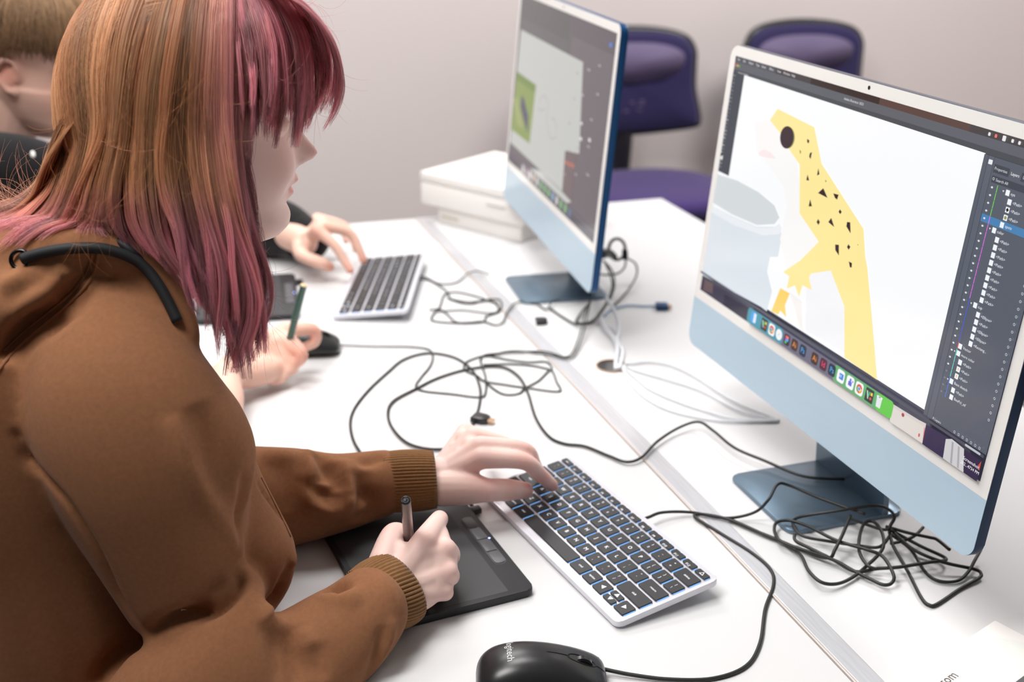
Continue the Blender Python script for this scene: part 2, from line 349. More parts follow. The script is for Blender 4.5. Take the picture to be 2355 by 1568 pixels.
def computer(label, M, shell, yaw):
    root = empty('desktop_computer', (M @ Vector((0, 0, 0))).xy.to_3d(), label=label, cat='computer', group='blue desktop computers on the right desk')
    def inv(o): o.matrix_parent_inverse = Matrix.Translation(-root.location); return o
    def P(bm): bmesh.ops.transform(bm, matrix=M, verts=bm.verts[:]); return bm
    B = (PW-DW)/2; H0, H1 = -CHIN, DH+B; H = H1-H0; cy = (H0+H1)/2
    inv(bm_obj('back_shell', P(prism_bm(rrect(PW, H, .016, 8, 0, cy), -.0115, -.0006, .0008)), shell, root, True))
    # white bezel (ring around the display) and the blue chin: real separate plates
    wb = -.0125                            # lower edge of the white border
    def half(y_lo, y_hi):
        o = [p for p in rrect(PW-.0006, H-.0006, .0157, 10, 0, cy)]
        q = []
        for (x, y) in o: q.append((x, min(max(y, y_lo), y_hi)))
        r = [q[0]]
        for p in q[1:]:
            if abs(p[0]-r[-1][0])+abs(p[1]-r[-1][1]) > 1e-7: r.append(p)
        return r
    bm = prism_bm(half(wb, 9), -.0006, .0, 0); inv(bm_obj('bezel', P(bm), M_bezel, root))
    bm = prism_bm(half(-9, wb-.0001), -.0006, .0, 0); inv(bm_obj('chin', P(bm), M_chin, root))
    c = inv(bm_obj('camera_lens', P(prism_bm([(.0021*math.cos(a), DH+.0063+.0021*math.sin(a)) for a in np.linspace(0, 2*math.pi, 17)[:-1]], 0, .0001)), M_blks, root))
    # stand: foot plate on the desk, leg plate rising behind the panel
    Z = Matrix.Translation((M[0][3], M[1][3], 0)) @ Matrix.Rotation(yaw, 4, 'Z')
    def Q(bm): bmesh.ops.transform(bm, matrix=Z, verts=bm.verts[:]); return bm
    inv(bm_obj('stand_foot', Q(prism_bm(rrect(.147, .133, .012, 6, .0215, 0), 0.0004, .005, .0012)), M_stand, root, True))
    pr = [(.0655, .0045), (.073, .0052), (.068, .05), (.046, .20), (.030, .31), (.024, .31), (.040, .20), (.062, .05)]
    bm = prism_bm(pr, -.0662, .0662, .0006); bmesh.ops.transform(bm, matrix=Matrix(((1, 0, 0, 0), (0, 0, 1, 0), (0, 1, 0, 0), (0, 0, 0, 1))), verts=bm.verts[:])
    inv(bm_obj('stand_leg', Q(bm), M_stand, root, True))
    inv(bm_obj('hinge', Q(box_bm(.012, .034, -.05, .05, .285, .312, .004)), M_stand, root, True))
    return root, inv
M1 = frame_of(.1989, -.7597, 0, .0753, .1626); M2 = frame_of(.1693, -.0176, -.0955, .0714, .1625)
root, inv = computer('near pale blue all-in-one computer showing a yellow spotted lizard drawing', M1, M_navy, 0)
s = Screen(M1)
W2, H2 = DW/2, DH
z1 = lambda *p: [(x/2.4497+1550, y/2.4497+60) for x, y in p]
z2 = lambda *p: [(x/1.912+1550, y/1.912+600) for x, y in p]
z8 = lambda *p: [(x/2.8514+1600, y/2.8514+600) for x, y in p]
s.rect(-W2, 0, W2, H2, (46, 44, 58))
# desktop behind the windows (photo wallpaper strips low on the screen)
s.px(z8((0, 60), (1530, 985), (1540, 1240), (0, 190)), (72, 72, 88))
s.px(z8((0, 170), (0, 90), (60, 110), (220, 210), (380, 330), (370, 410)), (60, 54, 74))
s.px(z8((60, 120), (115, 150), (110, 215), (50, 190)), (104, 84, 88))
s.px(z8((190, 220), (370, 320), (360, 405), (180, 290)), (38, 32, 56))
# menu bar, title bars
s.rect(-W2, H2-.0065, W2, H2, (72, 66, 68)); s.rect(-.10, H2-.0065, .02, H2, (56, 42, 40)); s.rect(.02, H2-.0065, .15, H2, (92, 68, 62))
s.rect(-W2, H2-.0065, -.17, H2, (84, 84, 92))
s.rect(-W2, H2-.0150, W2, H2-.0065, (96, 98, 106)); s.rect(-W2, H2-.0205, W2, H2-.0150, (74, 77, 84))
for k, (x, c) in enumerate(((-.2575, (236, 106, 94)), (-.2535, (245, 191, 79)), (-.2495, (97, 197, 84)))): s.disc(x, H2-.0105, .0014, .0014, c, 10)
x = -.2555
for word in ('File', 'Edit', 'Object', 'Type', 'Select', 'Effect', 'View', 'Window', 'Help'):
    s.text(x, H2-.0034, word, .0040, (225, 225, 228)); x += .0042+.0021*len(word)
s.text(-.02, H2-.0108, 'Adobe Illustrator 2023', .0036, (228, 228, 230), 'CENTER')
s.text(-.2500, H2-.0180, 'Untitled @ 100%', .0034, (215, 216, 220))
# canvas (all of the artboard), lower part reaches the left edge
c_tl, c_tr = s.st(*z1((398, 276))[0]), s.st(*z1((1757, 716))[0]); c_br = s.st(*z8((1527, 992))[0]); c_l = s.st(*z1((285, 832))[0]); c_bl = s.st(*z1((150, 1352))[0])
s.poly([c_tl, c_tr, c_br, (-W2, c_bl[1]), (-W2, c_l[1]), (c_tl[0], c_l[1])], (251, 252, 254))
s.poly([(c_tl[0], c_tl[1]), (-W2, c_tl[1]), (-W2, c_l[1]), (c_tl[0], c_l[1])], (66, 70, 80))
for k in range(26):
    y = c_tl[1]-.004-k*(c_tl[1]-c_l[1]-.006)/26
    for x in (-.2590, -.2560): s.rr(x+random.uniform(-.0003, .0003), y, .0016, .0020, .0005, random.choice([(150, 155, 165), (190, 195, 200), (120, 125, 135)]))
s.rr(-.2570, c_l[1]+.018, .0050, .0052, .0006, (240, 240, 242)); s.rr(-.2585, c_l[1]+.021, .0040, .0042, .0005, (15, 15, 18))
# cup
cup = (222, 229, 236)
s.px(z1((215, 1010), (330, 1070), (470, 1130), (600, 1130), (612, 1180), (590, 1300), (545, 1300), (530, 1370), (522, 1500), (540, 1560), (150, 1352)), cup)
s.px(z8((0, 0), (0, 60), (430, 300), (470, 330), (505, 200), (470, 60), (480, -60), (500, -200)), cup)
s.px(z1((232, 930), (250, 835), (360, 870), (480, 935), (570, 1010), (598, 1080), (570, 1115), (470, 1120), (330, 1060), (215, 990)), (214, 220, 222))
s.px(z1((213, 1010), (330, 1075), (470, 1135), (560, 1135), (600, 1112), (612, 1140), (600, 1172), (500, 1178), (340, 1120), (207, 1045)), (236, 240, 244))
# belly and pale shapes of the drawing
s.px(z1((460, 540), (548, 525), (600, 600), (700, 760), (712, 900), (712, 1050), (820, 1215), (700, 1330), (640, 1390), (602, 1200), (640, 1020), (620, 900), (560, 820), (470, 700)), (251, 249, 247))
s.px(z1((455, 545), (520, 535), (560, 600), (560, 700), (480, 690)), (252, 248, 247))
s.px(z1((478, 712), (510, 695), (550, 712), (580, 748), (530, 742), (485, 730)), (251, 233, 236))
# tail of the pale belly between the legs
s.px(z8((620, 200), (700, 260), (705, 440), (720, 470), (690, 440)), (248, 243, 240))
s.px(z8((730, 80), (890, 60), (980, 300), (980, 600), (725, 455)), (246, 246, 248))
yel = (255, 235, 158)
body = z1((588, 466), (795, 570), (836, 775), (1072, 1142), (1082, 1300))+z8((1130, 40), (1165, 420), (1195, 780), (980, 632), (980, 300), (890, 62), (760, 82), (748, 110), (766, 190), (705, 160), (682, 235), (655, 160), (602, 182), (618, 100), (578, 72), (700, -10))+z1((700, 1335), (820, 1215), (712, 1055), (712, 780), (650, 690), (600, 600), (545, 530))
s.px(body, yel)
s.px(z8((560, 178), (622, 212), (590, 290), (598, 370), (560, 325), (545, 352), (500, 328)), (254, 214, 110))
ce = s.st(*z1((640, 627))[0]); ex = s.st(*z1((680, 627))[0])[0]-ce[0]; ey = ce[1]-s.st(*z1((640, 693))[0])[1]
s.disc(ce[0]+.0012, ce[1]+.0002, ex*1.06, ey*.98, (140, 150, 90), 24); s.disc(ce[0], ce[1], ex, ey, (58, 38, 48), 24)
dark = (58, 38, 44)
for p in ([(755, 635), (768, 645), (762, 662), (754, 652)], [(712, 695), (720, 708), (716, 722)], [(770, 715), (782, 710), (774, 750), (766, 735)],
          [(818, 800), (824, 835), (810, 842)], [(757, 835), (766, 870), (750, 868)], [(858, 865), (864, 873), (858, 880)], [(846, 913), (870, 968), (816, 940)],
          [(902, 942), (932, 950), (924, 978), (912, 968)], [(772, 975), (782, 1015), (763, 1016)], [(940, 1032), (950, 1046), (942, 1060), (932, 1046)],
          [(817, 1086), (827, 1104), (818, 1120), (808, 1104)], [(891, 1080), (908, 1132), (874, 1104)], [(980, 1103), (998, 1105), (1000, 1168), (976, 1128)],
          [(913, 1230), (934, 1232), (934, 1292), (914, 1262)], [(988, 1228), (999, 1244), (989, 1260), (980, 1244)], [(990, 1325), (1008, 1335), (1006, 1360), (996, 1358)], [(1040, 1228), (1044, 1232), (1040, 1236)]):
    s.px(z1(*p), dark)
# right panel with the list of layers
pl = c_tr[0]; s.rect(pl, .026, W2, H2-.0205, (88, 94, 106)); s.rect(pl+.0055, .026, pl+.0125, H2-.0205, (92, 98, 111))
s.rect(pl+.0050, .026, pl+.0055, H2-.0205, (60, 65, 76)); s.rect(pl+.0125, .026, pl+.0130, H2-.0205, (60, 65, 76))
s.rect(pl+.0145, H2-.0330, W2, H2-.0258, (66, 70, 80)); s.rect(pl+.0330, H2-.0330, pl+.0470, H2-.0258, (88, 94, 106))
s.rr(pl+.0090, H2-.0255, .0048, .0040, .0006, (235, 238, 240))
s.text(pl+.0155, H2-.0294, 'Properties', .0036, (215, 218, 222)); s.text(pl+.0350, H2-.0294, 'Layers', .0038, (250, 250, 250)); s.text(pl+.0490, H2-.0294, 'Libraries', .0036, (215, 218, 222))
s.rect(pl+.0150, H2-.0415, W2-.004, H2-.0355, (66, 70, 80)); s.text(pl+.0200, H2-.0385, 'Search All', .0036, (225, 226, 230)); s.disc(pl+.0172, H2-.0382, .0012, .0012, (220, 222, 225), 12); s.disc(pl+.0172, H2-.0382, .0008, .0008, (66, 70, 80), 12)
s.rr(W2-.0130, H2-.0108, .0150, .0062, .003, (28, 132, 226)); s.text(W2-.0130, H2-.0108, 'Share', .0038, (250, 250, 252), 'CENTER')
for k, x in enumerate((.176, .184, .194, .204, .212, .220, .229, .238)): s.rr(x, H2-.0033, .0028 if k != 2 else .0040, .0030 if k != 2 else .0046, .0008, (235, 235, 236) if k != 1 else (240, 120, 110))
rows = [(1, 'eye', 0), (2, '<Path>', 0), (2, '<Path>', 1), (2, '<Path>', 2), (1.6, 'spots', 0), (0, 'color', 0)]+[(1.3, '<Path>', 0)]*9+[(0, 'cup', 0)]+[(1.3, n, 0) for n in ('<Ellipse>', '<Path>', '<Ellipse>', '<Ellipse>', '<Rectang...')]+[(-1.2, 'Vector', 0), (-1.2, 'more color', 0), (-.2, '<Path>', 0), (-.2, '<Path>', 3), (-.2, '<Path>', 3), (-1.2, 'Base sketch', 0), (-.2, '<Path>', 0), (-.2, 'BexPcl_stf', 0)]
ry = H2-.0455; rh = .0068; xb = pl+.0265
for k, (ind, nm, kind) in enumerate(rows):
    y = ry-k*rh; sel = k == 4
    if sel: s.rect(pl+.0140, y-rh/2, W2, y+rh/2, (74, 130, 180))
    x = xb+ind*.0045; c = (116, 214, 84) if k < 4 else (222, 112, 232) if k < 15 else (74, 92, 226) if k < 21 else (226, 84, 84) if k == 21 else (100, 224, 204) if k < 26 else (72, 124, 226)
    s.rect(pl+.0235, y-rh/2+.0002, pl+.0243, y+rh/2-.0002, c)
    s.disc(pl+.0178, y, .0013, .0009, (225, 228, 232) if k < 25 else (120, 126, 138), 10)
    s.rect(x+.0035, y-.0024, x+.0080, y+.0024, (242, 246, 250))
    if kind == 1: s.poly([(x+.0057, y+.0020), (x+.0075, y), (x+.0057, y-.0020), (x+.0039, y)], (10, 8, 14))
    if kind == 2: s.disc(x+.0057, y, .0016, .0016, (150, 150, 90), 10)
    if kind == 3: s.rect(x+.0050, y-.0012, x+.0064, y+.0014, (244, 190, 140))
    s.text(x+.0095, y, nm, .0037, (236, 238, 242))
    if nm in ('eye', 'color', 'cup', 'more color', 'Base sketch'): s.poly([(x-.0005, y+.0008), (x+.0017, y+.0008), (x+.0006, y-.0008)], (225, 228, 232))
    if k > 12 or True: s.disc(W2-.0050, y, .0012, .0012, (215, 218, 222), 12); s.disc(W2-.0050, y, .0008, .0008, (88, 94, 106), 12)
s.text(pl+.0150, .0295, '8 Layers', .0034, (225, 226, 230))
for k in range(7): s.rr(W2-.040+k*.0055, .0295, .0022, .0024, .0006, (200, 203, 208)); s.rr(W2-.040+k*.0055, .0295, .0014, .0016, .0004, (88, 94, 106))
# bottom strip: wallpaper photo pieces right of the dock
yb = .0258
s.rect(-W2, yb-.0026, W2, yb, (78, 80, 94))
s.px(z8((1295, 945), (1530, 1065), (1505, 1195), (1290, 1055)), (222, 214, 208)); s.px(z8((1310, 935), (1530, 1070), (1526, 1090), (1306, 955)), (214, 206, 202))
s.disc(*s.st(*z8((1378, 1008))[0]), .0022, .0020, (170, 60, 60), 8); s.disc(*s.st(*z8((1484, 1140))[0]), .0012, .0020, (200, 90, 80), 8)
s.px(z8((1522, 1095), (1512, 1198), (1505, 1195), (1518, 1085)), (226, 110, 120))
s.px(z8((1530, 1070), (1690, 1165), (1640, 1290), (1505, 1198)), (52, 44, 78))
s.px(z8((1660, 1165), (1700, 1165), (1780, 1230), (1775, 1385), (1640, 1295)), (206, 204, 206)); s.px(z8((1700, 1180), (1712, 1190), (1700, 1330), (1688, 1320)), (168, 164, 172)); s.px(z8((1740, 1210), (1752, 1220), (1745, 1360), (1733, 1350)), (172, 168, 174))
s.px(z8((1785, 1235), (1895, 1310), (1862, 1445), (1775, 1388)), (52, 40, 70)); s.px(z8((1870, 1340), (1895, 1310), (1880, 1375)), (196, 84, 72))
p = s.st(*z8((1822, 1335))[0]); s.text(p[0], p[1]+.0022, 'Screenshot', .0046, (250, 250, 250), 'CENTER'); s.text(p[0], p[1]-.0028, '202...4734 PM', .0042, (250, 250, 250), 'CENTER')
s.rr(W2-.014, yb-.0010, .020, .0022, .001, (190, 192, 200))
# dock
def dk(u, v=0): return (-.1795+.0+u, .0125+v)
a = s.st(*z8((360, 345))[0]); b = s.st(*z8((1290, 985))[0]); dx0, dx1 = a[0]-.001, b[0]+.004; dy0, dy1 = .0022, .0205
s.rr((dx0+dx1)/2, (dy0+dy1)/2, dx1-dx0, dy1-dy0, .0045, (104, 100, 124)); n = dx1-dx0
s.rr(dx0+n*.14, (dy0+dy1)/2, n*.28, dy1-dy0, .0045, (62, 148, 168)); s.rr(dx1-n*.18, (dy0+dy1)/2, n*.36, dy1-dy0, .0045, (96, 170, 110)); s.rr(dx1-n*.045, (dy0+dy1)/2, n*.09, dy1-dy0, .0040, (98, 200, 70))
icx = [s.st(*z8(q)[0])[0] for q in ((395, 380), (466, 420), (515, 455), (562, 492), (615, 520), (665, 556), (720, 592), (799, 640), (856, 680), (913, 715), (970, 762), (1032, 802), (1092, 842), (1158, 888), (1222, 925))]
cyi = .0118; q = .0128
for k, x in enumerate(icx):
    if k == 0: s.rr(x, cyi, q, q, .003, (70, 160, 235)); s.poly([(x, cyi-q/2+.0005), (x+q/2-.0012, cyi-q/2+.001), (x+q/2-.001, cyi+q/2-.001), (x, cyi+q/2-.0005)], (225, 238, 250))
    elif k in (1, 13):
        s.rr(x, cyi, q*1.0, q*1.1, .001, (34, 34, 38)); s.poly([(x-.0052, cyi+.004), (x-.0030, cyi+.004), (x-.0005, cyi-.004), (x-.0022, cyi-.004)], (170, 220, 190)); s.poly([(x-.0008, cyi-.002), (x+.0018, cyi+.004), (x-.0010, cyi+.004), (x-.0020, cyi)], (60, 170, 120)); s.poly([(x+.0015, cyi+.001), (x+.0050, cyi+.001), (x+.0046, cyi+.0042), (x+.0022, cyi+.0042)], (246, 206, 60)); s.disc(x+.0026, cyi-.0024, .0016, .0016, (222, 70, 60), 10)
    elif k in (2, 12):
        s.rr(x, cyi, q, q*1.05, .003, (244, 244, 244)); s.disc(x, cyi, .0048, .0048, (222, 80, 62), 16); s.poly([(x, cyi), (x+.0048, cyi+.001), (x+.002, cyi-.0044)], (250, 200, 60)); s.poly([(x, cyi), (x-.001, cyi-.0047), (x-.0048, cyi-.001), (x-.0036, cyi+.002)], (80, 170, 90)); s.disc(x, cyi, .0022, .0022, (245, 245, 245), 12); s.disc(x, cyi, .0017, .0017, (70, 130, 230), 12)
    elif k == 3: s.disc(x, cyi, q/2, q/2, (240, 242, 244), 20); s.line([(x-.002, cyi-.002), (x+.002, cyi+.002)], .0008, (190, 200, 210))
    elif k == 4: s.rr(x, cyi, q*.9, q, .003, (30, 26, 34)); s.disc(x-.0015, cyi+.003, .0018, .0018, (240, 90, 70), 10); s.disc(x+.0015, cyi+.003, .0018, .0018, (250, 120, 110), 10); s.disc(x-.0015, cyi, .0018, .0018, (150, 90, 240), 10); s.disc(x+.0015, cyi, .0018, .0018, (80, 170, 240), 10); s.disc(x-.0015, cyi-.003, .0018, .0018, (60, 200, 120), 10)
    elif k in (5, 7): s.rr(x, cyi, q*.95, q, .003, (56, 24, 8)); s.text(x, cyi, 'Ai', .0088, (250, 150, 60), 'CENTER')
    elif k in (6, 9): s.rr(x, cyi, q*.95, q, .003, (8, 30, 54)); s.text(x, cyi, 'Ps', .0084, (70, 176, 250), 'CENTER')
    elif k == 8: s.rr(x, cyi, q*.95, q, .003, (76, 8, 32)); s.text(x, cyi, 'Id', .0088, (250, 60, 130), 'CENTER')
    elif k == 10: s.rr(x, cyi, q, q*1.05, .003, (244, 246, 250)); s.rr(x+.001, cyi, .0072, .0066, .0008, (60, 130, 220)); s.text(x-.001, cyi, 'W', .0050, (240, 245, 255), 'CENTER')
    elif k == 11: s.rr(x, cyi, q, q*1.05, .003, (244, 246, 250)); s.rr(x, cyi-.001, .0058, .0050, .001, (90, 100, 210)); s.disc(x, cyi+.0030, .0016, .0016, (90, 100, 210), 10); s.disc(x+.0038, cyi+.0024, .0011, .0011, (120, 130, 230), 10)
    else: s.poly([(x-.0042, cyi+.0058), (x+.0042, cyi+.0058), (x+.0034, cyi-.0058), (x-.0034, cyi-.0058)], (226, 230, 230)); s.rr(x, cyi+.0050, .0088, .0020, .001, (244, 246, 246)); s.disc(x, cyi+.0050, .0020, .0006, (120, 120, 125), 8)
o = s.build(root); o.data.transform(s.M); inv(o)

root, inv = computer('far pale blue all-in-one computer showing a grey page with a small bird photo', M2, M_navy2, -.0955)
s = Screen(M2)
y2 = lambda *p: [(x/2.8+1100, y/2.8) for x, y in p]
s.rect(-W2, 0, W2, H2, (98, 90, 96)); s.rect(-W2, .200, .06, H2, (86, 86, 88)); s.rect(-W2, .255, .045, H2, (78, 78, 80))
s.poly([(.058, H2-.03), (W2, H2-.03), (W2, H2), (.03, H2)], (84, 78, 84))
s.poly([s.st(*q) for q in y2((275, 190), (675, 400), (650, 990), (560, 970), (540, 1230), (205, 915))], (186, 188, 184))
s.poly([s.st(*q) for q in y2((400, 1100), (545, 1240), (600, 1300), (560, 1310), (330, 1080))], (186, 188, 184))
s.poly([s.st(*q) for q in y2((250, 460), (372, 548), (330, 925), (210, 830))], (126, 146, 72))
s.poly([s.st(*q) for q in y2((250, 460), (372, 548), (366, 600), (244, 510))], (104, 130, 54)); s.poly([s.st(*q) for q in y2((225, 640), (250, 620), (290, 830), (250, 800))], (150, 158, 96))
s.poly([s.st(*q) for q in y2((280, 610), (296, 640), (322, 750), (318, 860), (290, 760), (272, 690))], (66, 64, 92))
s.line([s.st(*q) for q in y2((395, 680), (398, 640), (420, 612), (438, 630), (452, 690), (440, 740), (445, 830), (470, 900), (500, 880), (505, 820), (490, 770), (470, 760))], .0011, (140, 142, 140))
s.line([s.st(*q) for q in y2((380, 690), (400, 715), (430, 700))], .0010, (140, 142, 140))
s.poly([s.st(*q) for q in y2((560, 970), (628, 1010), (600, 1300), (545, 1230))], (104, 88, 92)); s.poly([s.st(*q) for q in y2((560, 1030), (622, 1060), (618, 1085), (558, 1055))], (170, 96, 80))
s.rect(-W2, 0, W2, .012, (70, 68, 78)); s.rect(-W2, .012, W2, .020, (90, 84, 92))
for k in range(13):
    x = -.15+k*.024; s.rr(x, .0105, .014, .013, .003, random.choice([(130, 160, 190), (200, 196, 198), (150, 120, 140), (120, 170, 120), (90, 110, 140), (190, 170, 150)]))
s.rr(W2-.020, H2-.018, .012, .006, .002, (64, 118, 200))
for k in range(15): s.rr(.10+.05*(k % 3)+random.uniform(-.01, .01), .06+.013*k, random.uniform(.006, .014), .0028, .001, (166, 160, 166))
s.rr(.195, .135, .010, .005, .001, (220, 218, 222)); s.rr(.150, .150, .010, .004, .001, (215, 212, 216)); s.rr(.155, .128, .010, .005, .001, (220, 218, 222))
o = s.build(root); o.data.transform(s.M); inv(o)
# ---------------------------------------------------------------- keyboards
KP = .019
def key_mesh(wd, hd, txt, big=False):
    bm = prism_bm(rrect(wd+.0003, hd-.0036, .0008, 2, .00055, 0), .0001, .00045, 0)
    for f in bm.faces: f.material_index = 2
    prism_bm(rrect(wd, hd, .0018, 3), .0006, .0021, .0004, 1, bm=bm)
    sets = []
    if isinstance(txt, str): sets = [(txt, .0062 if len(txt) == 1 else .0036, 0 if len(txt) == 1 else 0, 0)]
    else: sets = [(txt[0], .0042, 0, .0030), (txt[1], .0042, 0, -.0030)]
    for (s_, sz, ox, oy) in sets:
        if not s_: continue
        v, f = text_vf(s_, sz, 'CENTER'); vs = [bm.verts.new((a+ox, b+oy, .00216)) for a, b, _ in v]
        for q in f:
            try: nf = bm.faces.new([vs[i] for i in q]); nf.material_index = 1
            except ValueError: pass
    me = bpy.data.meshes.new('key'); bm.to_mesh(me); bm.free()
    for m in (M_key, M_leg, M_glow): me.materials.append(m)
    return me
ROWS = [  # (y centre, height, [(width in keys, legend)])
    (.0050, .0100, [(1.0357, 'esc')]+[(1.0357, ('*', 'F%d' % k)) for k in range(1, 13)]+[(1.0357, '\u25b3')]),
    (.0200, .0162, [(1, ('~', '`'))]+[(1, (a, b)) for a, b in zip('!@#$%^&*()_+', '1234567890-=')]+[(1.5, 'delete')]),
    (.0390, .0162, [(1.5, 'tab')]+[(1, c) for c in 'QWERTYUIOP']+[(1, ('{', '[')), (1, ('}', ']')), (1, ('|', '\\'))]),
    (.0580, .0162, [(1.75, 'caps')]+[(1, c) for c in 'ASDFGHJKL']+[(1, (':', ';')), (1, ('"', "'")), (1.75, 'return')]),
    (.0770, .0162, [(2.25, 'shift')]+[(1, c) for c in 'ZXCVBNM']+[(1, ('<', ',')), (1, ('>', '.')), (1, ('?', '/')), (2.25, 'shift')]),
    (.0960, .0162, [(1, 'fn'), (1, 'control'), (1, 'option'), (1.25, 'cmd'), (5, ''), (1.25, 'cmd'), (1, 'option'), (1, '\u25c0'), (1, 'updown'), (1, '\u25b6')])]
def keyboard(label, loc, rz):
    """origin: middle of the front lower edge; local x = right, y = towards the back"""
    root = empty('keyboard', loc, rz, label, 'keyboard', 'silver keyboards with black keys'); sl = math.atan2(.0125, .115)
    T = Matrix.Rotation(sl, 4, 'X')
    c = [(p[0], p[1]) for p in rrect(.2835, .119, .007, 5, 0, .0595)]
    bm = prism_bm(c, .0022, .0088, .0008, 2, M=T); new = bm_obj('case', bm, M_silver, root, True)
    bm = prism_bm([(-.0, 0), (.115, 0), (.112, .0128)] , -.10, .10, 0)   # wedge foot underneath
    bm.free()
    bm = box_bm(-.125, .125, .082, .106, .0008, .0105, .002); bm_obj('rear_foot', bm, mat('case_under', srgb(150, 150, 154), .5), root)
    bm = box_bm(-.125, .125, .006, .012, .0004, .0028, .0006); bm_obj('front_foot', bm, M_blk, root)
    for yc, h, ks in ROWS:
        x = -14.5*KP/2
        for wk, lg in ks:
            W = wk*KP; cx = x+W/2; x += W
            def put(me, cx, yy):
                o = new_obj('key', me, None, root); o.location = T @ Vector((cx, .1075-yy+.0060, .0088)); o.rotation_euler = (sl, 0, 0)
            if lg == 'updown':
                put(key_mesh(W-.0026, .0075, '\u25b2'), cx, yc-.0044); put(key_mesh(W-.0026, .0075, '\u25bc'), cx, yc+.0044)
            else: put(key_mesh(W-.0026, h-(.0022 if h < .012 else 0), lg), cx, yc)
    return root
# near: corner at the user's right-front is (-.0966,-.9195), length runs along +y
def kb_place(cx, cy, yaw):                # yaw as found: local y of the board points to +x of the world
    a = yaw; off = np.array([-.14175*math.sin(a)*1.0, .14175*math.cos(a)]); return (cx-.14175*math.sin(a), cy+.14175*math.cos(a), 0), a-math.pi/2
loc, rz = kb_place(-.0966, -.9195, .1591)
kb1 = keyboard('near silver keyboard with backlit black keys under the brown-sleeved hand', loc, rz)
a0, a1 = U(765, 727, .008), U(830, 592, .008)
ang = math.atan2(a1[1]-a0[1], a1[0]-a0[0])
src = kb1
kb2 = src.copy(); COL.objects.link(kb2); kb2['label'] = 'far silver keyboard with dark keys under the hand in the black sleeve'
for ch in list(src.children):
    c = ch.copy(); COL.objects.link(c); c.parent = kb2
yaw2 = ang-math.pi/2; loc2, rz2 = kb_place(a0[0], a0[1], yaw2); kb2.location = loc2; kb2.rotation_euler = (0, 0, rz2)

# ---------------------------------------------------------------- drawing tablets
def tablet(label, corner, yaw, flip=False):
    """corner = right-front corner as the user sits... local x along depth (away from the user), y along the width"""
    root = empty('drawing_tablet', (corner[0], corner[1], 0), yaw, label, 'drawing tablet', 'black drawing tablets')
    bm_obj('body', prism_bm(rrect(.160, .200, .008, 6, .080, .100), .0008, .0086, .0018, 3), M_tab, root, True)
    g = prism_bm(rrect(.1285, .1880, .002, 3, .0700, .100), .0086, .00872, 0); bm_obj('drawing_surface', g, mat('tablet_surface', srgb(56, 56, 59), .55, bump=(3000, .2, .0001)), root)
    x = .1475
    bm_obj('button_tray', prism_bm(rrect(.0140, .0980, .0069, 8, x, .100), .0086, .0089, .0002), mat('tray_grey', srgb(78, 79, 83), .45), root)
    for k in range(4):
        y0 = .0530+k*.0240; bm_obj('button', prism_bm(rrect(.0118, .0225, .0045 if k in (0, 3) else .0012, 5, x, y0+.0112), .0088, .0096, .0003), mat('button_grey', srgb(92, 93, 97), .45), root, True)
    o = bm_obj('indicator_light', prism_bm(rrect(.0022, .0016, .0006, 3, x-.0005+.0078, .1005), .0086, .0090), mat('led_blue', (.1, .2, .8), emit=(.25, .35, 1), estr=7), root); o['label'] = 'tiny blue indicator light'
    bm_obj('cable_plug', box_bm(.1595, .1720, .1590, .1690, .0015, .0085, .0015), M_blks, root, True)
    for xx in (.012, .148):
        for yy in (.012, .188): bm_obj('rubber_foot', prism_bm(rrect(.012, .012, .005, 4, xx, yy), .0001, .0009), M_blk, root)
    return root
tb1 = tablet('near black drawing tablet under the hand holding the dark pen', (-.3094, -.8576), .092)
p = U(690, 722, .0088)
tb2 = tb1.copy(); COL.objects.link(tb2); tb2['label'] = 'far black drawing tablet left of the far keyboard'
for ch in tb1.children: c = ch.copy(); COL.objects.link(c); c.parent = tb2
tb2.location = (p[0]-.160*math.cos(-.12), p[1]-.160*math.sin(-.12), 0); tb2.rotation_euler = (0, 0, -.12)

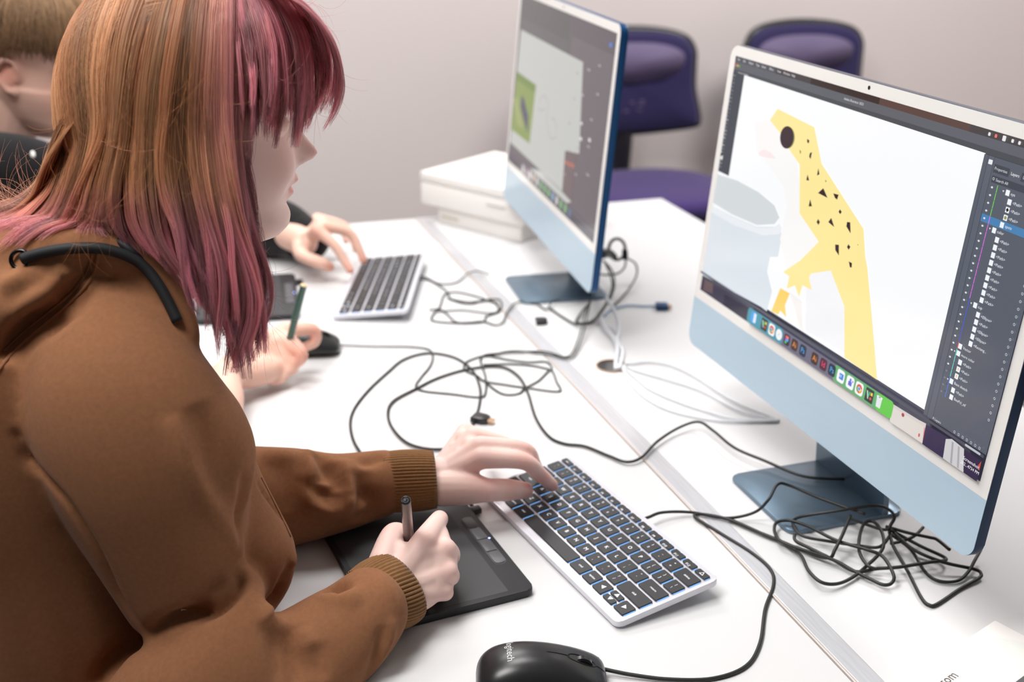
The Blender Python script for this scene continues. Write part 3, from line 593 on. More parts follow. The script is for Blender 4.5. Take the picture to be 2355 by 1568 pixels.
# ---------------------------------------------------------------- mice
def mouse(label, loc, rz, text):
    root = empty('computer_mouse', loc, rz, label, 'mouse', 'wired black mice')
    # loft along x (nose at +x); stations: x, half width, height, z of the widest line
    st = [(-.0565, .008, .010), (-.055, .017, .0185), (-.050, .0250, .0265), (-.040, .0300, .0335), (-.025, .0315, .0378), (-.008, .0308, .0388), (.010, .0298, .0365), (.028, .0292, .0310), (.042, .0278, .0245), (.050, .0250, .0195), (.0545, .0205, .0150), (.0565, .0120, .0110)]
    A = smooth_path(st, 4); n = 40; V = []
    for x, hw, h in A:
        for k in range(n):
            t = 2*math.pi*k/n; c, s_ = math.cos(t), math.sin(t)
            y = hw*math.copysign(abs(c)**.82, c)*(1 if s_ > 0 else .93); z = .010+(h-.010)*(s_**.95 if s_ > 0 else 0) if s_ >= 0 else .010+.0088*s_
            V.append((x, y, z))
    F = [(i*n+k, i*n+(k+1) % n, (i+1)*n+(k+1) % n, (i+1)*n+k) for i in range(len(A)-1) for k in range(n)]
    F += [tuple(range(n))[::-1], tuple((len(A)-1)*n+k for k in range(n))]
    F = [q[::-1] for q in F]
    body = mesh('body', V, F, M_mouse, root); bvh = BVHTree.FromPolygons(V, F)
    def down(x, y, e=.0002):
        h = bvh.ray_cast(Vector((x, y, .1)), Vector((0, 0, -1))); return np.array([x, y, h[0].z+e]) if h[0] else None
    ln = [down(x, 0) for x in np.linspace(.004, .0235, 8)]; v, f = tube_vf(ln, .00035, 5)
    q = [down(.0345+.0125*math.cos(a), .0052*math.sin(a)) for a in np.linspace(0, 2*math.pi, 25)[:-1]]; v2, f2 = tube_vf(q, .0004, 5, closed=True)
    q3 = [down(x, 0) for x in np.linspace(.047, .0545, 4)]; v3, f3 = tube_vf(q3, .00035, 5)
    parts = [(v, f), (v2, f2), (v3, f3)]
    V_, F_ = cat_vf(parts); mesh('button_seam', V_, F_, mat('seam_black', (.004, .004, .004), .6), root)
    for sy in (1, -1):                     # side seam and inset grip line
        L = []
        for x in np.linspace(-.040, .052, 16):
            h = bvh.ray_cast(Vector((x, sy*.06, .0150+.010*math.exp(-((x+.04)/.03)**2))), Vector((0, -sy, 0)))
            if h[0]: L.append(np.array(h[0])+np.array([0, sy*.0001, 0]))
        v, f = tube_vf(L, .00035, 5); mesh('side_seam', v, f, mat('seam_black', (.004, .004, .004), .6), root)
    z = down(.0345, 0)[2]; bm = bmesh.new()
    bmesh.ops.create_cone(bm, segments=28, radius1=.0095, radius2=.0095, depth=.0062, cap_ends=True, matrix=Matrix.Translation((.0345, 0, z-.0068)) @ Matrix.Rotation(math.pi/2, 4, 'X'))
    bmesh.ops.bevel(bm, geom=[e for e in bm.edges if len(e.link_faces) == 2 and abs(e.link_faces[0].normal.dot(e.link_faces[1].normal)) < .3], offset=.001, segments=2, affect='EDGES')
    w_ = bm_obj('scroll_wheel', bm, M_blks, root, True)
    if text:
        v, f = text_vf(text, .0088, 'CENTER'); R = []
        for a, b, _ in v:
            g = down(-.0275+b, .003-a, .00025); R.append(g if g is not None else np.array([0, 0, 0]))
        mesh('lettering', R, f, mat('print_pale', (.7, .7, .72), .4), root, smooth=False)
    return root
M_mouse = mat('mouse_black', srgb(34, 34, 36), .3, spec=.5, bump=(2600, .06, .0001))
u0, u1 = U(1083, 1568, .012), U(1384, 1552, .012)
mouse('near black wired mouse at the bottom edge of the picture', (-.192, -.9715, 0), math.atan2(-.28, .944), 'logitech')
p = U(781, 790, .012)
mouse('far black wired mouse beside the hand with the green pen', (p[0]-.056*math.cos(-.25), p[1]+.056*math.sin(.25), 0), -.25, None)

# ---------------------------------------------------------------- cables
def zp(ox, oy, sc): return lambda *P: [(x/sc+ox, y/sc+oy) for x, y in P]
k5 = zp(960, 520, 2.9033); k12 = zp(1460, 1050, 2.8036)
def cable(label, splines, r, m=M_cord, group=None, name='cable', plugs=()):
    parts = []
    for px, z in splines:
        z = np.interp(np.linspace(0, 1, len(px)), np.linspace(0, 1, len(z)), z) if np.ndim(z) else np.full(len(px), r+.0002+z)
        P = [U(x, y, max(h, r+.0002)) for (x, y), h in zip(px, z)]; parts.append(tube_vf(smooth_path(P, 7), r, 8))
    v, f = cat_vf(parts); o = mesh(name, v, f, m); return tag(o, label, 'cable', group)
r = .0019
cable('thin black cord from the near mouse, looping round the keyboard corner', [([(1378, 1536), (1450, 1551), (1540, 1562), (1640, 1560), (1715, 1532), (1748, 1478), (1760, 1400), (1779, 1345), (1772, 1310), (1730, 1272), (1660, 1228), (1600, 1190), (1612, 1182), (1678, 1195), (1760, 1230)]+k12((940, 545), (1050, 590), (1180, 640), (1260, 650), (1290, 600), (1340, 500), (1390, 380)), (.006, .003, .002, .002, .002, .002, .002, .002, .004, .004, .004, .003, .003, .008, .02, .03)),
   (k12((610, 400), (760, 470), (940, 545), (1040, 610), (1080, 650), (1120, 735), (1200, 808), (1300, 820), (1400, 780), (1500, 700), (1580, 620), (1605, 560), (1590, 480), (1540, 420), (1480, 430), (1448, 520), (1450, 620), (1500, 700), (1560, 725)), (.003, .003, .004, .01, .01, .006, .004, .01, .018, .02, .02, .016, .012, .01)),
   (k12((1030, 500), (1040, 545), (1150, 600), (1280, 665), (1420, 740), (1560, 722), (1700, 712), (1900, 680), (2000, 668), (1985, 642), (1850, 580), (1700, 500), (1640, 470)), (.012, .008, .006, .005, .01, .01, .006, .01, .02))], .0018, group=None)
cable('black cord plugged into the back of the near keyboard', [([(1472, 1196), (1492, 1189), (1525, 1178), (1590, 1178), (1670, 1191), (1735, 1178), (1768, 1148), (1788, 1114), (1815, 1116), (1890, 1147), (1990, 1182)], (.013, .012, .010, .005, .004, .012, .03, .04, .035, .03, .03)),
   (k12((1380, 395), (1600, 470), (1655, 430), (1672, 375), (1600, 322), (1480, 322), (1300, 350), (1100, 380), (1028, 405), (1022, 440), (1080, 510), (1250, 545), (1450, 575), (1580, 580), (1650, 500)), (.01, .02, .03, .035, .035, .03, .012, .008, .008, .008, .01, .015)),
   (k12((1650, 500), (1780, 600), (1870, 740), (1960, 800), (2080, 800), (2150, 742), (2192, 668), (2230, 600)), (.015, .004, .002, .002, .004, .01, .012)),
   (k12((1650, 560), (1720, 545), (1800, 512), (1860, 455)), (.012, .012, .016))], .0017)
cable('long black cord running from the near tablet across the strip to the near computer', [([(1093, 1170), (1010, 1100), (860, 1060), (822, 1030), (806, 985), (812, 945), (845, 900), (893, 855), (930, 826), (985, 812), (1045, 822), (1085, 850), (1102, 885), (1104, 920), (1090, 970), (1052, 1022), (1000, 1033), (940, 1020), (903, 985), (892, 950), (905, 922), (958, 893), (1010, 868), (1080, 848), (1150, 843), (1190, 863), (1213, 900), (1232, 960), (1262, 1003), (1298, 1020), (1345, 1026), (1400, 1048), (1440, 1062), (1475, 1052), (1512, 1015), (1560, 984), (1606, 970), (1640, 990), (1690, 1030), (1760, 1060), (1840, 1093), (1910, 1101), (1990, 1100)], (.006, .003, .002, .002, .002, .002, .003, .003, .002, .003, .002, .003, .006, .012, .012, .010)),
   (k12((900, 450), (920, 420), (1000, 412), (1120, 450), (1300, 540), (1500, 600), (1600, 645), (1668, 760), (1655, 815), (1600, 825), (1520, 790), (1400, 730), (1280, 665), (1060, 592), (940, 545), (903, 490), (900, 450)), (.008, .01, .012, .02, .016, .006, .004, .006, .01, .01, .008)),
   (k12((1640, 480), (1660, 560), (1690, 620), (1760, 740), (1845, 905), (1895, 955), (1950, 950), (2100, 850), (2215, 785), (2232, 755), (2190, 725), (1990, 680), (1800, 600), (1660, 480)), (.015, .012, .004, .002, .002, .002, .004, .006, .012, .015)),
   (k12((1620, 450), (1760, 490), (1900, 520), (1950, 535), (2030, 600)), (.015, .02, .02, .02))], .0018)
cable('thin dark cord from the far mouse, looping to the far computer', [([(780, 793), (860, 796), (940, 797), (985, 803), (995, 818), (990, 840), (968, 868), (956, 888), (975, 899), (1040, 906), (1098, 913), (1116, 905), (1116, 865), (1106, 822), (1150, 812), (1250, 808), (1305, 820), (1330, 780), (1346, 720), (1358, 688)], (.004, .002, .002, .002, .003, .004, .02)),
   (k5((330, 970), (310, 945), (330, 905), (420, 870), (480, 865), (590, 838), (700, 835), (860, 855), (1000, 880), (1050, 850), (1100, 740), (1130, 620), (1155, 500)), (.002, .002, .002, .004, .006, .03)),
   (k5((330, 970), (400, 1000), (450, 1035), (600, 1060), (740, 1080), (945, 1102), (930, 1040), (890, 960), (810, 1030), (720, 1080), (680, 1115), (600, 1125), (530, 1100), (450, 1035)), .0008),
   (k5((440, 925), (600, 920), (760, 930), (880, 955)), .0002), (k5((480, 865), (600, 890), (740, 907), (860, 905), (900, 950)), .0006)], .0013)
cable('thin dark cord tangled in a flat coil beside the far keyboard', [(k5((-60, 310), (60, 345), (150, 385), (260, 375), (330, 320), (400, 300), (480, 320)), (.008, .002, .002, .002, .006, .008, .004)),
   (k5((-40, 360), (60, 355), (150, 400), (200, 440), (230, 490), (350, 518), (450, 492), (545, 490), (562, 530), (540, 572), (460, 602), (430, 640), (260, 646), (110, 632), (98, 600), (150, 535), (178, 460), (260, 440), (400, 470), (540, 520)), .0008),
   (k5((80, 560), (150, 555), (200, 590), (260, 640), (350, 642), (440, 636), (520, 660), (570, 640), (590, 590), (620, 545), (650, 515), (720, 500), (800, 520), (860, 555), (900, 505), (950, 490)), (.002, .002, .002, .003, .006, .004, .004, .01)),
   (k5((130, 570), (300, 560), (480, 580), (540, 560), (500, 500), (330, 505), (200, 480)), .0018)], .0013)
cable('black cords hanging from the plug behind the far computer', [(k5((1390, 210), (1385, 270), (1340, 315), (1260, 325), (1215, 320)), (.05, .03, .01)),
   (k5((1400, 215), (1455, 250), (1465, 320), (1420, 410), (1360, 480), (1310, 530)), (.05, .02, .006, .004)),
   (k5((1240, 230), (1300, 300), (1315, 390), (1290, 480), (1230, 570), (1170, 640), (1090, 655), (1040, 648), (960, 600), (880, 545)), (.05, .03, .01, .004, .003)),
   (k5((1250, 240), (1290, 330), (1300, 420), (1250, 530), (1180, 620), (1130, 645), (1060, 640), (1100, 570), (1150, 510)), (.05, .03, .01, .004, .003, .01))], .0017)
cable('white power cord dropping into the round desk hole', [(k5((1235, 590), (1225, 610), (1270, 690), (1320, 760), (1335, 830), (1325, 900), (1325, 955)), (.01, .008, .004, .004, .004, -.02)),
   (k5((1260, 480), (1300, 540), (1335, 620), (1345, 700), (1335, 760), (1370, 830), (1360, 900), (1345, 950)), (.03, .02, .006, .005, .004, -.02))], .0028, M_pcord)
cable('pale cords fanning from the desk hole to the near computer', [(k5((1380, 920), (1440, 915), (1560, 905), (1700, 930), (1850, 1000), (2100, 1160), (2300, 1250), (2420, 1295)), .001),
   (k5((1370, 930), (1500, 975), (1660, 1020), (1900, 1100), (2150, 1230), (2420, 1300)), .001),
   (k5((1370, 940), (1450, 1000), (1560, 1090), (1740, 1170), (1950, 1240), (2150, 1290), (2420, 1290)), .001),
   (k5((1370, 950), (1430, 1050), (1520, 1140), (1640, 1210), (1800, 1260), (2050, 1300), (2400, 1300)), .001)], .0017, M_pcord)
t = empty('charging_cable', (*U(1440, 704)[:2], 0), label='pale blue cable with a dark blue plug lying right of the far computer', cat='cable')
v, f = tube_vf(smooth_path([U(x, y, .0025) for x, y in k5((1250, 600), (1290, 560), (1400, 530), (1500, 533), (1600, 533))], 6), .0015, 8)
def inv_to(o, t): o.parent = t; o.matrix_parent_inverse = Matrix.Translation(-t.location); return o
inv_to(mesh('cord', v, f, M_bcord), t)
a = U(1508, 704, .005); b = U(1536, 704, .005); ang = math.atan2(b[1]-a[1], b[0]-a[0]); Mx = Matrix.Translation(tuple(a)) @ Matrix.Rotation(ang, 4, 'Z')
L = np.linalg.norm(b-a)
inv_to(bm_obj('plug', box_bm(0, L, -.009, .009, -.0045, .0045, .0015, M=Mx), M_bplug, None, True), t)
inv_to(bm_obj('plug_tip', box_bm(L, L+.006, -.005, .005, -.002, .002, .0005, M=Mx), M_brass), t)
def dongle(label, x, y, ang, wd=.018, ln=.022, tip=True):
    p = U(x, y, .0045); r_ = empty('usb_plug', (p[0], p[1], 0), ang, label, 'plug')
    bm_obj('housing', prism_bm([(-ln/2, -wd/2), (ln*.2, -wd/2), (ln/2, -wd*.3), (ln/2, wd*.3), (ln*.2, wd/2), (-ln/2, wd/2)], .0005, .0085, .001), M_blks, r_, True)
    if tip: bm_obj('connector', box_bm(ln/2-.001, ln/2+.0075, -.0045, .0045, .0022, .0062, .0005), M_brass, r_)
dongle('small black plug with a metal tip lying on the near cord loop', 1106, 962, -.75)
dongle('small black plug lying on the desk just right of the metal strip', 1245, 738, -.2, .017, .018, False)
# adaptor with a wire loop behind the far computer
t = empty('usb_adaptor', (*U(1400, 640)[:2], 0), label='black adaptor with a ring-shaped loop sticking out behind the far computer', cat='plug')
c = D(1419, 573, 1.93); ring = [c+.0155*(CR*math.cos(a)*.9+CU*math.sin(a)*1.15) for a in np.linspace(0, 2*math.pi, 25)[:-1]]
v, f = tube_vf(ring, .0028, 8, closed=True); inv_to(mesh('loop', v, f, M_blks), t)
v, f = cone_vf([D(1385, 583, 1.90), D(1400, 582, 1.915), D(1412, 590, 1.93)], [.009, .0075, .006], 12); inv_to(mesh('housing', v, f, M_blks), t)
v, f = cone_vf([D(1437, 578, 1.93), D(1438, 592, 1.93)], [.0052, .0050], 10); inv_to(mesh('strain_relief', v, f, M_blks), t)

# ---------------------------------------------------------------- boxes
def frame_box(name, label, group, P0, yaw, L, Wd, z0, z1, m):
    t = empty(name, (P0[0], P0[1], z0), yaw, label, 'box', group)
    bm_obj('lower_tray', box_bm(0, L, 0, Wd, 0, (z1-z0)*.55, .0015), m, t, True)
    bm_obj('lid', box_bm(-.001, L+.001, -.001, Wd+.001, (z1-z0)*.55+.0005, z1-z0, .0020), m, t, True); return t
# stacked white boxes at the far end, seen left of the far computer
pA = U(968, 505, 0); pB = U(1178, 560, 0)
t1 = empty('white_box', (pA[0]+.015, pA[1]-.01, 0), math.atan2(pB[1]-pA[1], pB[0]-pA[0]), 'lower flat white box, bottom of the pair beside the far computer', 'box', 'stacked white boxes')
bm_obj('carton', box_bm(.02, .235, 0.004, .20, .0003, .034, .003), M_card, t1, True)
bm_obj('label_strip', box_bm(.030, .075, .0032, .0045, .012, .016), mat('tan_print', srgb(190, 185, 160), .6), t1)
t2 = empty('white_box', (pA[0], pA[1], .0345), math.atan2(pB[1]-pA[1], pB[0]-pA[0])+.02, 'upper white box with two small brown holes in its lid', 'box', 'stacked white boxes')
bm_obj('carton', box_bm(0, .262, 0, .235, 0, .046, .004), M_card, t2, True)
bm_obj('lid', box_bm(-.001, .263, -.001, .236, .0465, .066, .004), M_card, t2, True)
M_hole = mat('hole_brown', srgb(120, 95, 70), .8)
for hx, hy in ((.135, .175), (.175, .150)):
    bm_obj('finger_hole', prism_bm([(hx+.010*math.cos(a), hy+.008*math.sin(a)) for a in np.linspace(0, 2*math.pi, 17)[:-1]], .0655, .0664), M_hole, t2)
bm_obj('printed_line', box_bm(.172, .218, -.0016, -.0008, .0275, .0305), mat('print_grey', srgb(196, 190, 186), .6), t2)
# white tablet box at the lower right
a = U(2130, 1530, .03); c_ = U(2288, 1424, .03)
ex = (c_-a)/np.linalg.norm(c_-a); yawb = math.atan2(ex[1], ex[0])
t = empty('tablet_box', (c_[0], c_[1], 0), yawb, 'white box with grey lettering and a pale green disc, lower right corner', 'box')
bm_obj('carton', box_bm(-.245, .0, -.21, 0, .0003, .030, .002), M_card, t, True)
R2 = Matrix.Rotation(-yawb, 3, 'Z')
def loc2(x, y): q = R2 @ Vector(U(x, y, .03)-c_); return q.x, q.y
tx, ty = loc2(2197, 1549)
v, f = text_vf('wacom', .0125, 'RIGHT'); mesh('lettering', [(tx+a, ty+b, .0302) for a, b, _ in v], f, mat('print_dark_grey', srgb(90, 84, 86), .6), t, smooth=False)
gx, gy = loc2(2335, 1528)
bm_obj('printed_disc', prism_bm([(min(gx+.036*math.cos(a), -.001), gy+.036*math.sin(a)) for a in np.linspace(0, 2*math.pi, 49)[:-1]], .0299, .03015), mat('print_pale_green', srgb(222, 226, 220), .5), t)
kx, ky = loc2(2372, 1585)
bm_obj('printed_panel', prism_bm(rrect(.050, .050, .006, 5, kx-.003, ky-.012), .0299, .0303), mat('print_black', srgb(52, 50, 56), .5), t)

# ---------------------------------------------------------------- chairs along the back wall
def chair(label, x, y, rz):
    root = empty('office_chair', (x, y, ZF), rz, label, 'chair', 'purple chairs along the back wall')
    def W(v): return v
    # local: sitter faces -y; seat centre at the origin
    def cushion(name, w_, d_, z0, z1, cy, m, pw=3.2):
        V = []; n = 40; prof = [(.80, 0), (.95, .12), (1, .4), (1, .65), (.96, .88), (.86, .98), (.5, 1.0), (.02, 1.0)]
        for s_, t_ in prof:
            for k in range(n):
                a = 2*math.pi*k/n; c, q = math.cos(a), math.sin(a)
                V.append((s_*w_/2*math.copysign(abs(c)**(2/pw), c), cy+s_*d_/2*math.copysign(abs(q)**(2/pw), q), z0+(z1-z0)*t_))
        F = [(i*n+k, i*n+(k+1) % n, (i+1)*n+(k+1) % n, (i+1)*n+k) for i in range(len(prof)-1) for k in range(n)]+[tuple(range(n))[::-1], tuple((len(prof)-1)*n+k for k in range(n))]
        return mesh(name, V, F, m, root)
    cushion('seat', .50, .48, .405, .47, 0, M_purp, 2.7)
    cushion('seat_pan', .46, .44, .385, .41, 0, M_blk)
    # backrest: curved shield, wider below, with a paler mesh window above
    ZB = -.105
    def back(name, grow, y0, y1, m, zlo=.70, zhi=1.01, sc=1.0):
        out = []
        for (x_, z_) in ((0, 1.01), (.12, 1.004), (.185, .985), (.213, .945), (.216, .90), (.219, .83), (.236, .765), (.243, .725), (.225, .703), (.12, .690), (0, .686)):
            out.append((x_, z_))
        pts = out+[(-x_, z_) for x_, z_ in out[-2:0:-1]]; P = smooth_path([(a, b, 0) for a, b in pts], 3, True)[:, :2]
        cz = .85; P = (P-[0, cz])*sc+[0, cz]; P = P+grow*(P-[0, cz])/np.linalg.norm(P-[0, cz], axis=1)[:, None]
        cur = lambda x_: -.045*(x_/.24)**2
        n = len(P); V = []; rings = [(1.0, y0+.012), (1.0, y1), (.93, y1-.009), (.6, y1-.008), (.02, y1-.006)]
        V = [(p[0]*s_, yy+cur(p[0]*s_), ZB+cz+(p[1]-cz)*s_) for s_, yy in ((.02, y0), (.9, y0), (1.0, y0-.012)) for p in P]+[(p[0]*s_, yy+cur(p[0]*s_), ZB+cz+(p[1]-cz)*s_) for s_, yy in ((1.0, y1+.010), (.93, y1), (.5, y1+.002), (.02, y1+.003)) for p in P]
        R_ = 7; F = [(i*n+k, i*n+(k+1) % n, (i+1)*n+(k+1) % n, (i+1)*n+k) for i in range(R_-1) for k in range(n)]
        return mesh(name, V, F, m, root)
    back('back_shell', .017, .300, .268, M_blk)
    back('backrest', 0.0, .285, .250, M_purp2)
    # pale lumbar window
    P = [(.182*math.copysign(abs(math.cos(a))**.8, math.cos(a)), ZB+.925+(.052 if math.sin(a) > 0 else .078)*math.copysign(abs(math.sin(a))**.9, math.sin(a))) for a in np.linspace(0, 2*math.pi, 37)[:-1]]
    V = [(x_, yy-.045*(x_/.24)**2, z_) for yy in (.2485, .2475) for x_, z_ in P]; V += [(0, .2465, ZB+.91)]; n = 36
    F = [(k, (k+1) % n, n+(k+1) % n, n+k) for k in range(n)]+[(n+k, n+(k+1) % n, 2*n) for k in range(n)]
    mesh('back_mesh', V, F, M_mesh, root)
    rs = random.Random(4); sv, sf = [], []
    for k in range(14):                    # pale scuffs low on the backrest
        x_, z_ = rs.uniform(-.06, .06), ZB+.775+rs.uniform(-.022, .022); q = rs.uniform(.003, .008); o_ = len(sv)
        sv += [(x_+q*math.cos(a)*1.4, .2493-.045*(x_/.24)**2, z_+q*math.sin(a)*.6) for a in (0, 1.2, 2.5, 3.9, 5.1)]; sf.append(tuple(range(o_, o_+5)))
    mesh('scuff_marks', sv, sf, mat('scuff_grey', srgb(96, 86, 118), .8), root, smooth=False)
    v, f = cone_vf([(0, .20, .40), (0, .285, .42), (0, .295, .55), (0, .29, .68)], [.030, .034, .040, .034], 12); mesh('back_post', v, f, M_blk, root)
    v, f = cone_vf([(0, 0, .12), (0, 0, .25), (0, 0, .40)], [.028, .024, .022], 14); mesh('gas_lift', v, f, M_blk, root)
    for k in range(5):
        a = 2*math.pi*k/5+.3; e = (.29*math.cos(a), .29*math.sin(a))
        v, f = cone_vf([(0, 0, .11), (e[0]*.5, e[1]*.5, .095), (e[0], e[1], .068)], [.024, .019, .014], 10); l = mesh('leg', v, f, M_blk, root)
        bm = bmesh.new(); bmesh.ops.create_cone(bm, segments=20, radius1=.026, radius2=.026, depth=.040, cap_ends=True, matrix=Matrix.Translation((e[0], e[1], .0265)) @ Matrix.Rotation(a, 4, 'Z') @ Matrix.Rotation(math.pi/2, 4, 'X'))
        bmesh.ops.bevel(bm, geom=[q for q in bm.edges if q.calc_length() < .02], offset=.004, segments=2, affect='EDGES'); bm_obj('castor', bm, M_blk, l, True)
    return root
chair('purple office chair against the back wall, beside the far computer', 1.105, 1.45, -.04)
chair('purple office chair against the back wall, mostly hidden by the near computer', 1.775, 1.50, -.06)
# ---------------------------------------------------------------- people
# skin colour: lips, cheeks, knuckles and finger ends are rosier (a property of the skin)
def skin_mat(name, base, rosy):
    m = mat(name, base, .48, sss=.2, spec=.35, bump=(900, .10, .0002)); nt = m.node_tree; b = nt.nodes['Principled BSDF']
    a = nt.nodes.new('ShaderNodeAttribute'); a.attribute_name = 'rosy'; mx = nt.nodes.new('ShaderNodeMix'); mx.data_type = 'RGBA'
    mx.inputs['A'].default_value = base; mx.inputs['B'].default_value = rosy
    nt.links.new(a.outputs['Fac'], mx.inputs['Factor']); nt.links.new(mx.outputs['Result'], b.inputs['Base Color']); return m
def head_vf(jaw=1.0, full=1.0):
    """face towards +x, z up, origin between the ears at eye height; metres"""
    k = lambda L: (np.array([p[0] for p in L])/1000., np.array([p[1] for p in L])/1000.)
    fz, fx = k([(-114, 40), (-111, 62), (-104, 76), (-94, 84), (-84, 85), (-74, 80), (-66, 81), (-56, 85), (-46, 86.5), (-38, 86), (-25, 84), (-10, 82), (0, 82), (10, 84), (20, 88), (32, 91), (50, 90), (70, 83), (90, 66), (104, 42), (113, 12)])
    bz, bx = k([(-114, 18), (-104, 0), (-90, -20), (-75, -38), (-60, -52), (-40, -72), (-20, -86), (0, -88), (30, -91), (60, -80), (90, -58), (104, -46), (113, -16)])
    wz, wx = k([(-114, 10), (-110, 24), (-103, 36), (-92, 45), (-78, 53), (-62, 60), (-45, 66), (-25, 71), (0, 74), (30, 77), (55, 75), (75, 67), (92, 52), (104, 35), (113, 12)])
    rows, n = 110, 150; zs = np.linspace(-.114, .113, rows); zs = zs+0*zs; V = []
    for z in zs:
        xf, xb, hw = np.interp(z, fz, fx), np.interp(z, bz, bx), np.interp(z, wz, wx)*(jaw if z < -.03 else 1); cx = xb+(xf-xb)*.5
        for q in range(n):
            t = 2*math.pi*q/n; c, s_ = math.cos(t), math.sin(t); ez = 2.0
            x = cx+(xf-cx if c > 0 else cx-xb)*math.copysign(abs(c)**(.92 if c > 0 else 1), c); y = hw*math.copysign(abs(s_)**.9, s_)
            if c > 0:
                # flatter face front, cheeks
                x += .006*full*math.exp(-((abs(y)-.036)/.016)**2-((z+.030)/.020)**2)           # cheek
                x -= .007*math.exp(-((abs(y)-.031)/.014)**2-((z-.001)/.010)**2)                 # eye socket
                x += .003*math.exp(-((abs(y)-.030)/.020)**2-((z-.020)/.007)**2)                 # brow
                pz = np.interp(z, [-.043, -.038, -.034, -.028, -.022, -.012, 0, .010, .018], [0, .007, .0185, .0240, .0215, .0135, .0070, .003, 0])
                sy = np.interp(z, [-.040, -.030, -.015, .015], [.0120, .0112, .0080, .0065]); x += pz*math.exp(-(y/sy)**2)
                x += .0055*math.exp(-((abs(y)-.0125)/.0055)**2-((z+.033)/.0055)**2)           # wing of the nose
                x -= .0060*math.exp(-((abs(y)-.0062)/.0030)**2-((z+.0400)/.0028)**2)          # nostril
                sm = .0022*(abs(y)/.024)**2                                                    # mouth line rises to the corners (a light smile)
                x += .0058*math.exp(-((z+.0520-sm)/.0040)**2-(y/.019)**4)+.0062*math.exp(-((z+.0650-sm)/.0044)**2-(y/.017)**4)-.0050*math.exp(-((z+.0585-sm)/.0018)**2-(y/.026)**4)
                x -= .0015*math.exp(-((abs(y)-.030)/.004)**2-((z+.055)/.008)**2)
            V.append((x, y, z))
    F = [(i*n+q, i*n+(q+1) % n, (i+1)*n+(q+1) % n, (i+1)*n+q) for i in range(rows-1) for q in range(n)]+[tuple(range(n))[::-1], tuple((rows-1)*n+q for q in range(n))]
    parts = [(V, F)]
    for sy in (1, -1): parts.append(ball_vf((.0650, sy*.031, .0030), (.0138, .0150, .0110)))   # upper eyelids, looking down
    for sy in (1, -1):                     # ears
        h = smooth_path([(.004, sy*.072, -.018), (.003, sy*.078, -.002), (-.006, sy*.083, .012), (-.020, sy*.086, .012), (-.027, sy*.086, -.003), (-.022, sy*.083, -.020), (-.010, sy*.078, -.034), (0, sy*.073, -.034)], 4)
        parts.append(cone_vf(h[::2], [.0038]*len(h[::2]), 8)); parts.append(ball_vf((-.012, sy*.076, -.010), (.014, .004, .018))); parts.append(ball_vf((-.003, sy*.074, -.034), (.007, .004, .008)))
    return parts
def place(parts, M):
    R = np.array(M.to_3x3()); T = np.array(M.translation); return [([R @ np.array(p)+T for p in v], f) for v, f in parts]
def hand_vf(W, fingers, thumb, arm, rw=.021, sc=1.0):
    """W wrist; fingers: four lists [MCP, PIP, DIP, tip] index..little; thumb: [CMC, MCP, IP, tip]; arm: elbow side point"""
    W = np.array(W); out = []
    rad = [(.0115, .0088, .0078, .0066), (.0118, .0090, .0080, .0068), (.0112, .0085, .0076, .0065), (.0100, .0076, .0068, .0058)]
    rad = [tuple(q*sc for q in r) for r in rad]
    for F, r in zip(fingers, rad): out.append(cone_vf(F, r, 14))
    for F, r in zip(fingers, rad):         # metacarpals fill the back of the hand
        m = np.array(F[0]); a = W+(m-W)*.12; out.append(cone_vf([a, a+(m-a)*.5, m], [.0150, .0125, r[0]*1.0], 14))
    for i in range(3):
        a, b = np.array(fingers[i][0]), np.array(fingers[i+1][0])
        for s_ in (.35, .6, .85): out.append(cone_vf([W+(a-W)*s_, W+(b-W)*s_], [.0118, .0112], 12))
    out.append(cone_vf(thumb, (.0150, .0120*sc, .0112*sc, .0088*sc), 14)); t = np.array(thumb[0])
    out.append(cone_vf([W+(t-W)*.3, t, np.array(thumb[1])], [.016, .0145, .0112], 14))
    m = np.array(fingers[0][0]); th = np.array(thumb[1]); out.append(cone_vf([W+(m-W)*.45, W*.3+th*.35+m*.35, t*.5+th*.5], [.012, .0105, .0115], 12))   # web
    out.append(cone_vf([arm, W*.7+np.array(arm)*.3, W], [rw*1.05, rw*1.05, rw*.92], 18)); return out
def nail(parent, tip, prev, up, m, w_=.0050, l=.0060, off=.0062):
    tip, prev, up = map(np.array, (tip, prev, up)); d = tip-prev; d /= np.linalg.norm(d); up = up-d*(up@d); up /= np.linalg.norm(up); s_ = np.cross(d, up)
    V = []
    for i in range(7):
        a = (i/6-.5)*2
        for j in range(7):
            b = (j/6-.5)*2; wv = w_*(1-.25*max(0, a)**3)*math.sqrt(max(0, 1-(max(0, abs(a)-.6)/.55)**2)); V.append(tip+d*(a*l/1.0-.001)+s_*b*wv+up*(off-.0022*b*b*1.0-.0008*a*a+.0))
    F = [(i*7+j, i*7+j+1, (i+1)*7+j+1, (i+1)*7+j) for i in range(6) for j in range(6)]
    o = mesh('nail', V, F, m, parent); sd = o.modifiers.new('t', 'SOLIDIFY'); sd.thickness = .0006; return o
def paint_rosy(o, spots):
    v = np.empty(len(o.data.vertices)*3); o.data.vertices.foreach_get('co', v); v = v.reshape(-1, 3); a = np.zeros(len(v))
    for p, r, s_ in spots: a = np.maximum(a, s_*np.exp(-(np.linalg.norm(v-np.array(p), axis=1)/r)**2))
    at = o.data.attributes.new('rosy', 'FLOAT', 'POINT'); at.data.foreach_set('value', a.astype(np.float32))
def child_mesh(name, v, f, m, root, smooth=True):
    o = mesh(name, v, f, m, root, smooth); o.matrix_parent_inverse = Matrix.Translation(-root.location); return o
def sub_mesh(name, v, f, m, part, smooth=True):      # a piece of a part whose own frame is the world's
    return mesh(name, v, f, m, part, smooth)
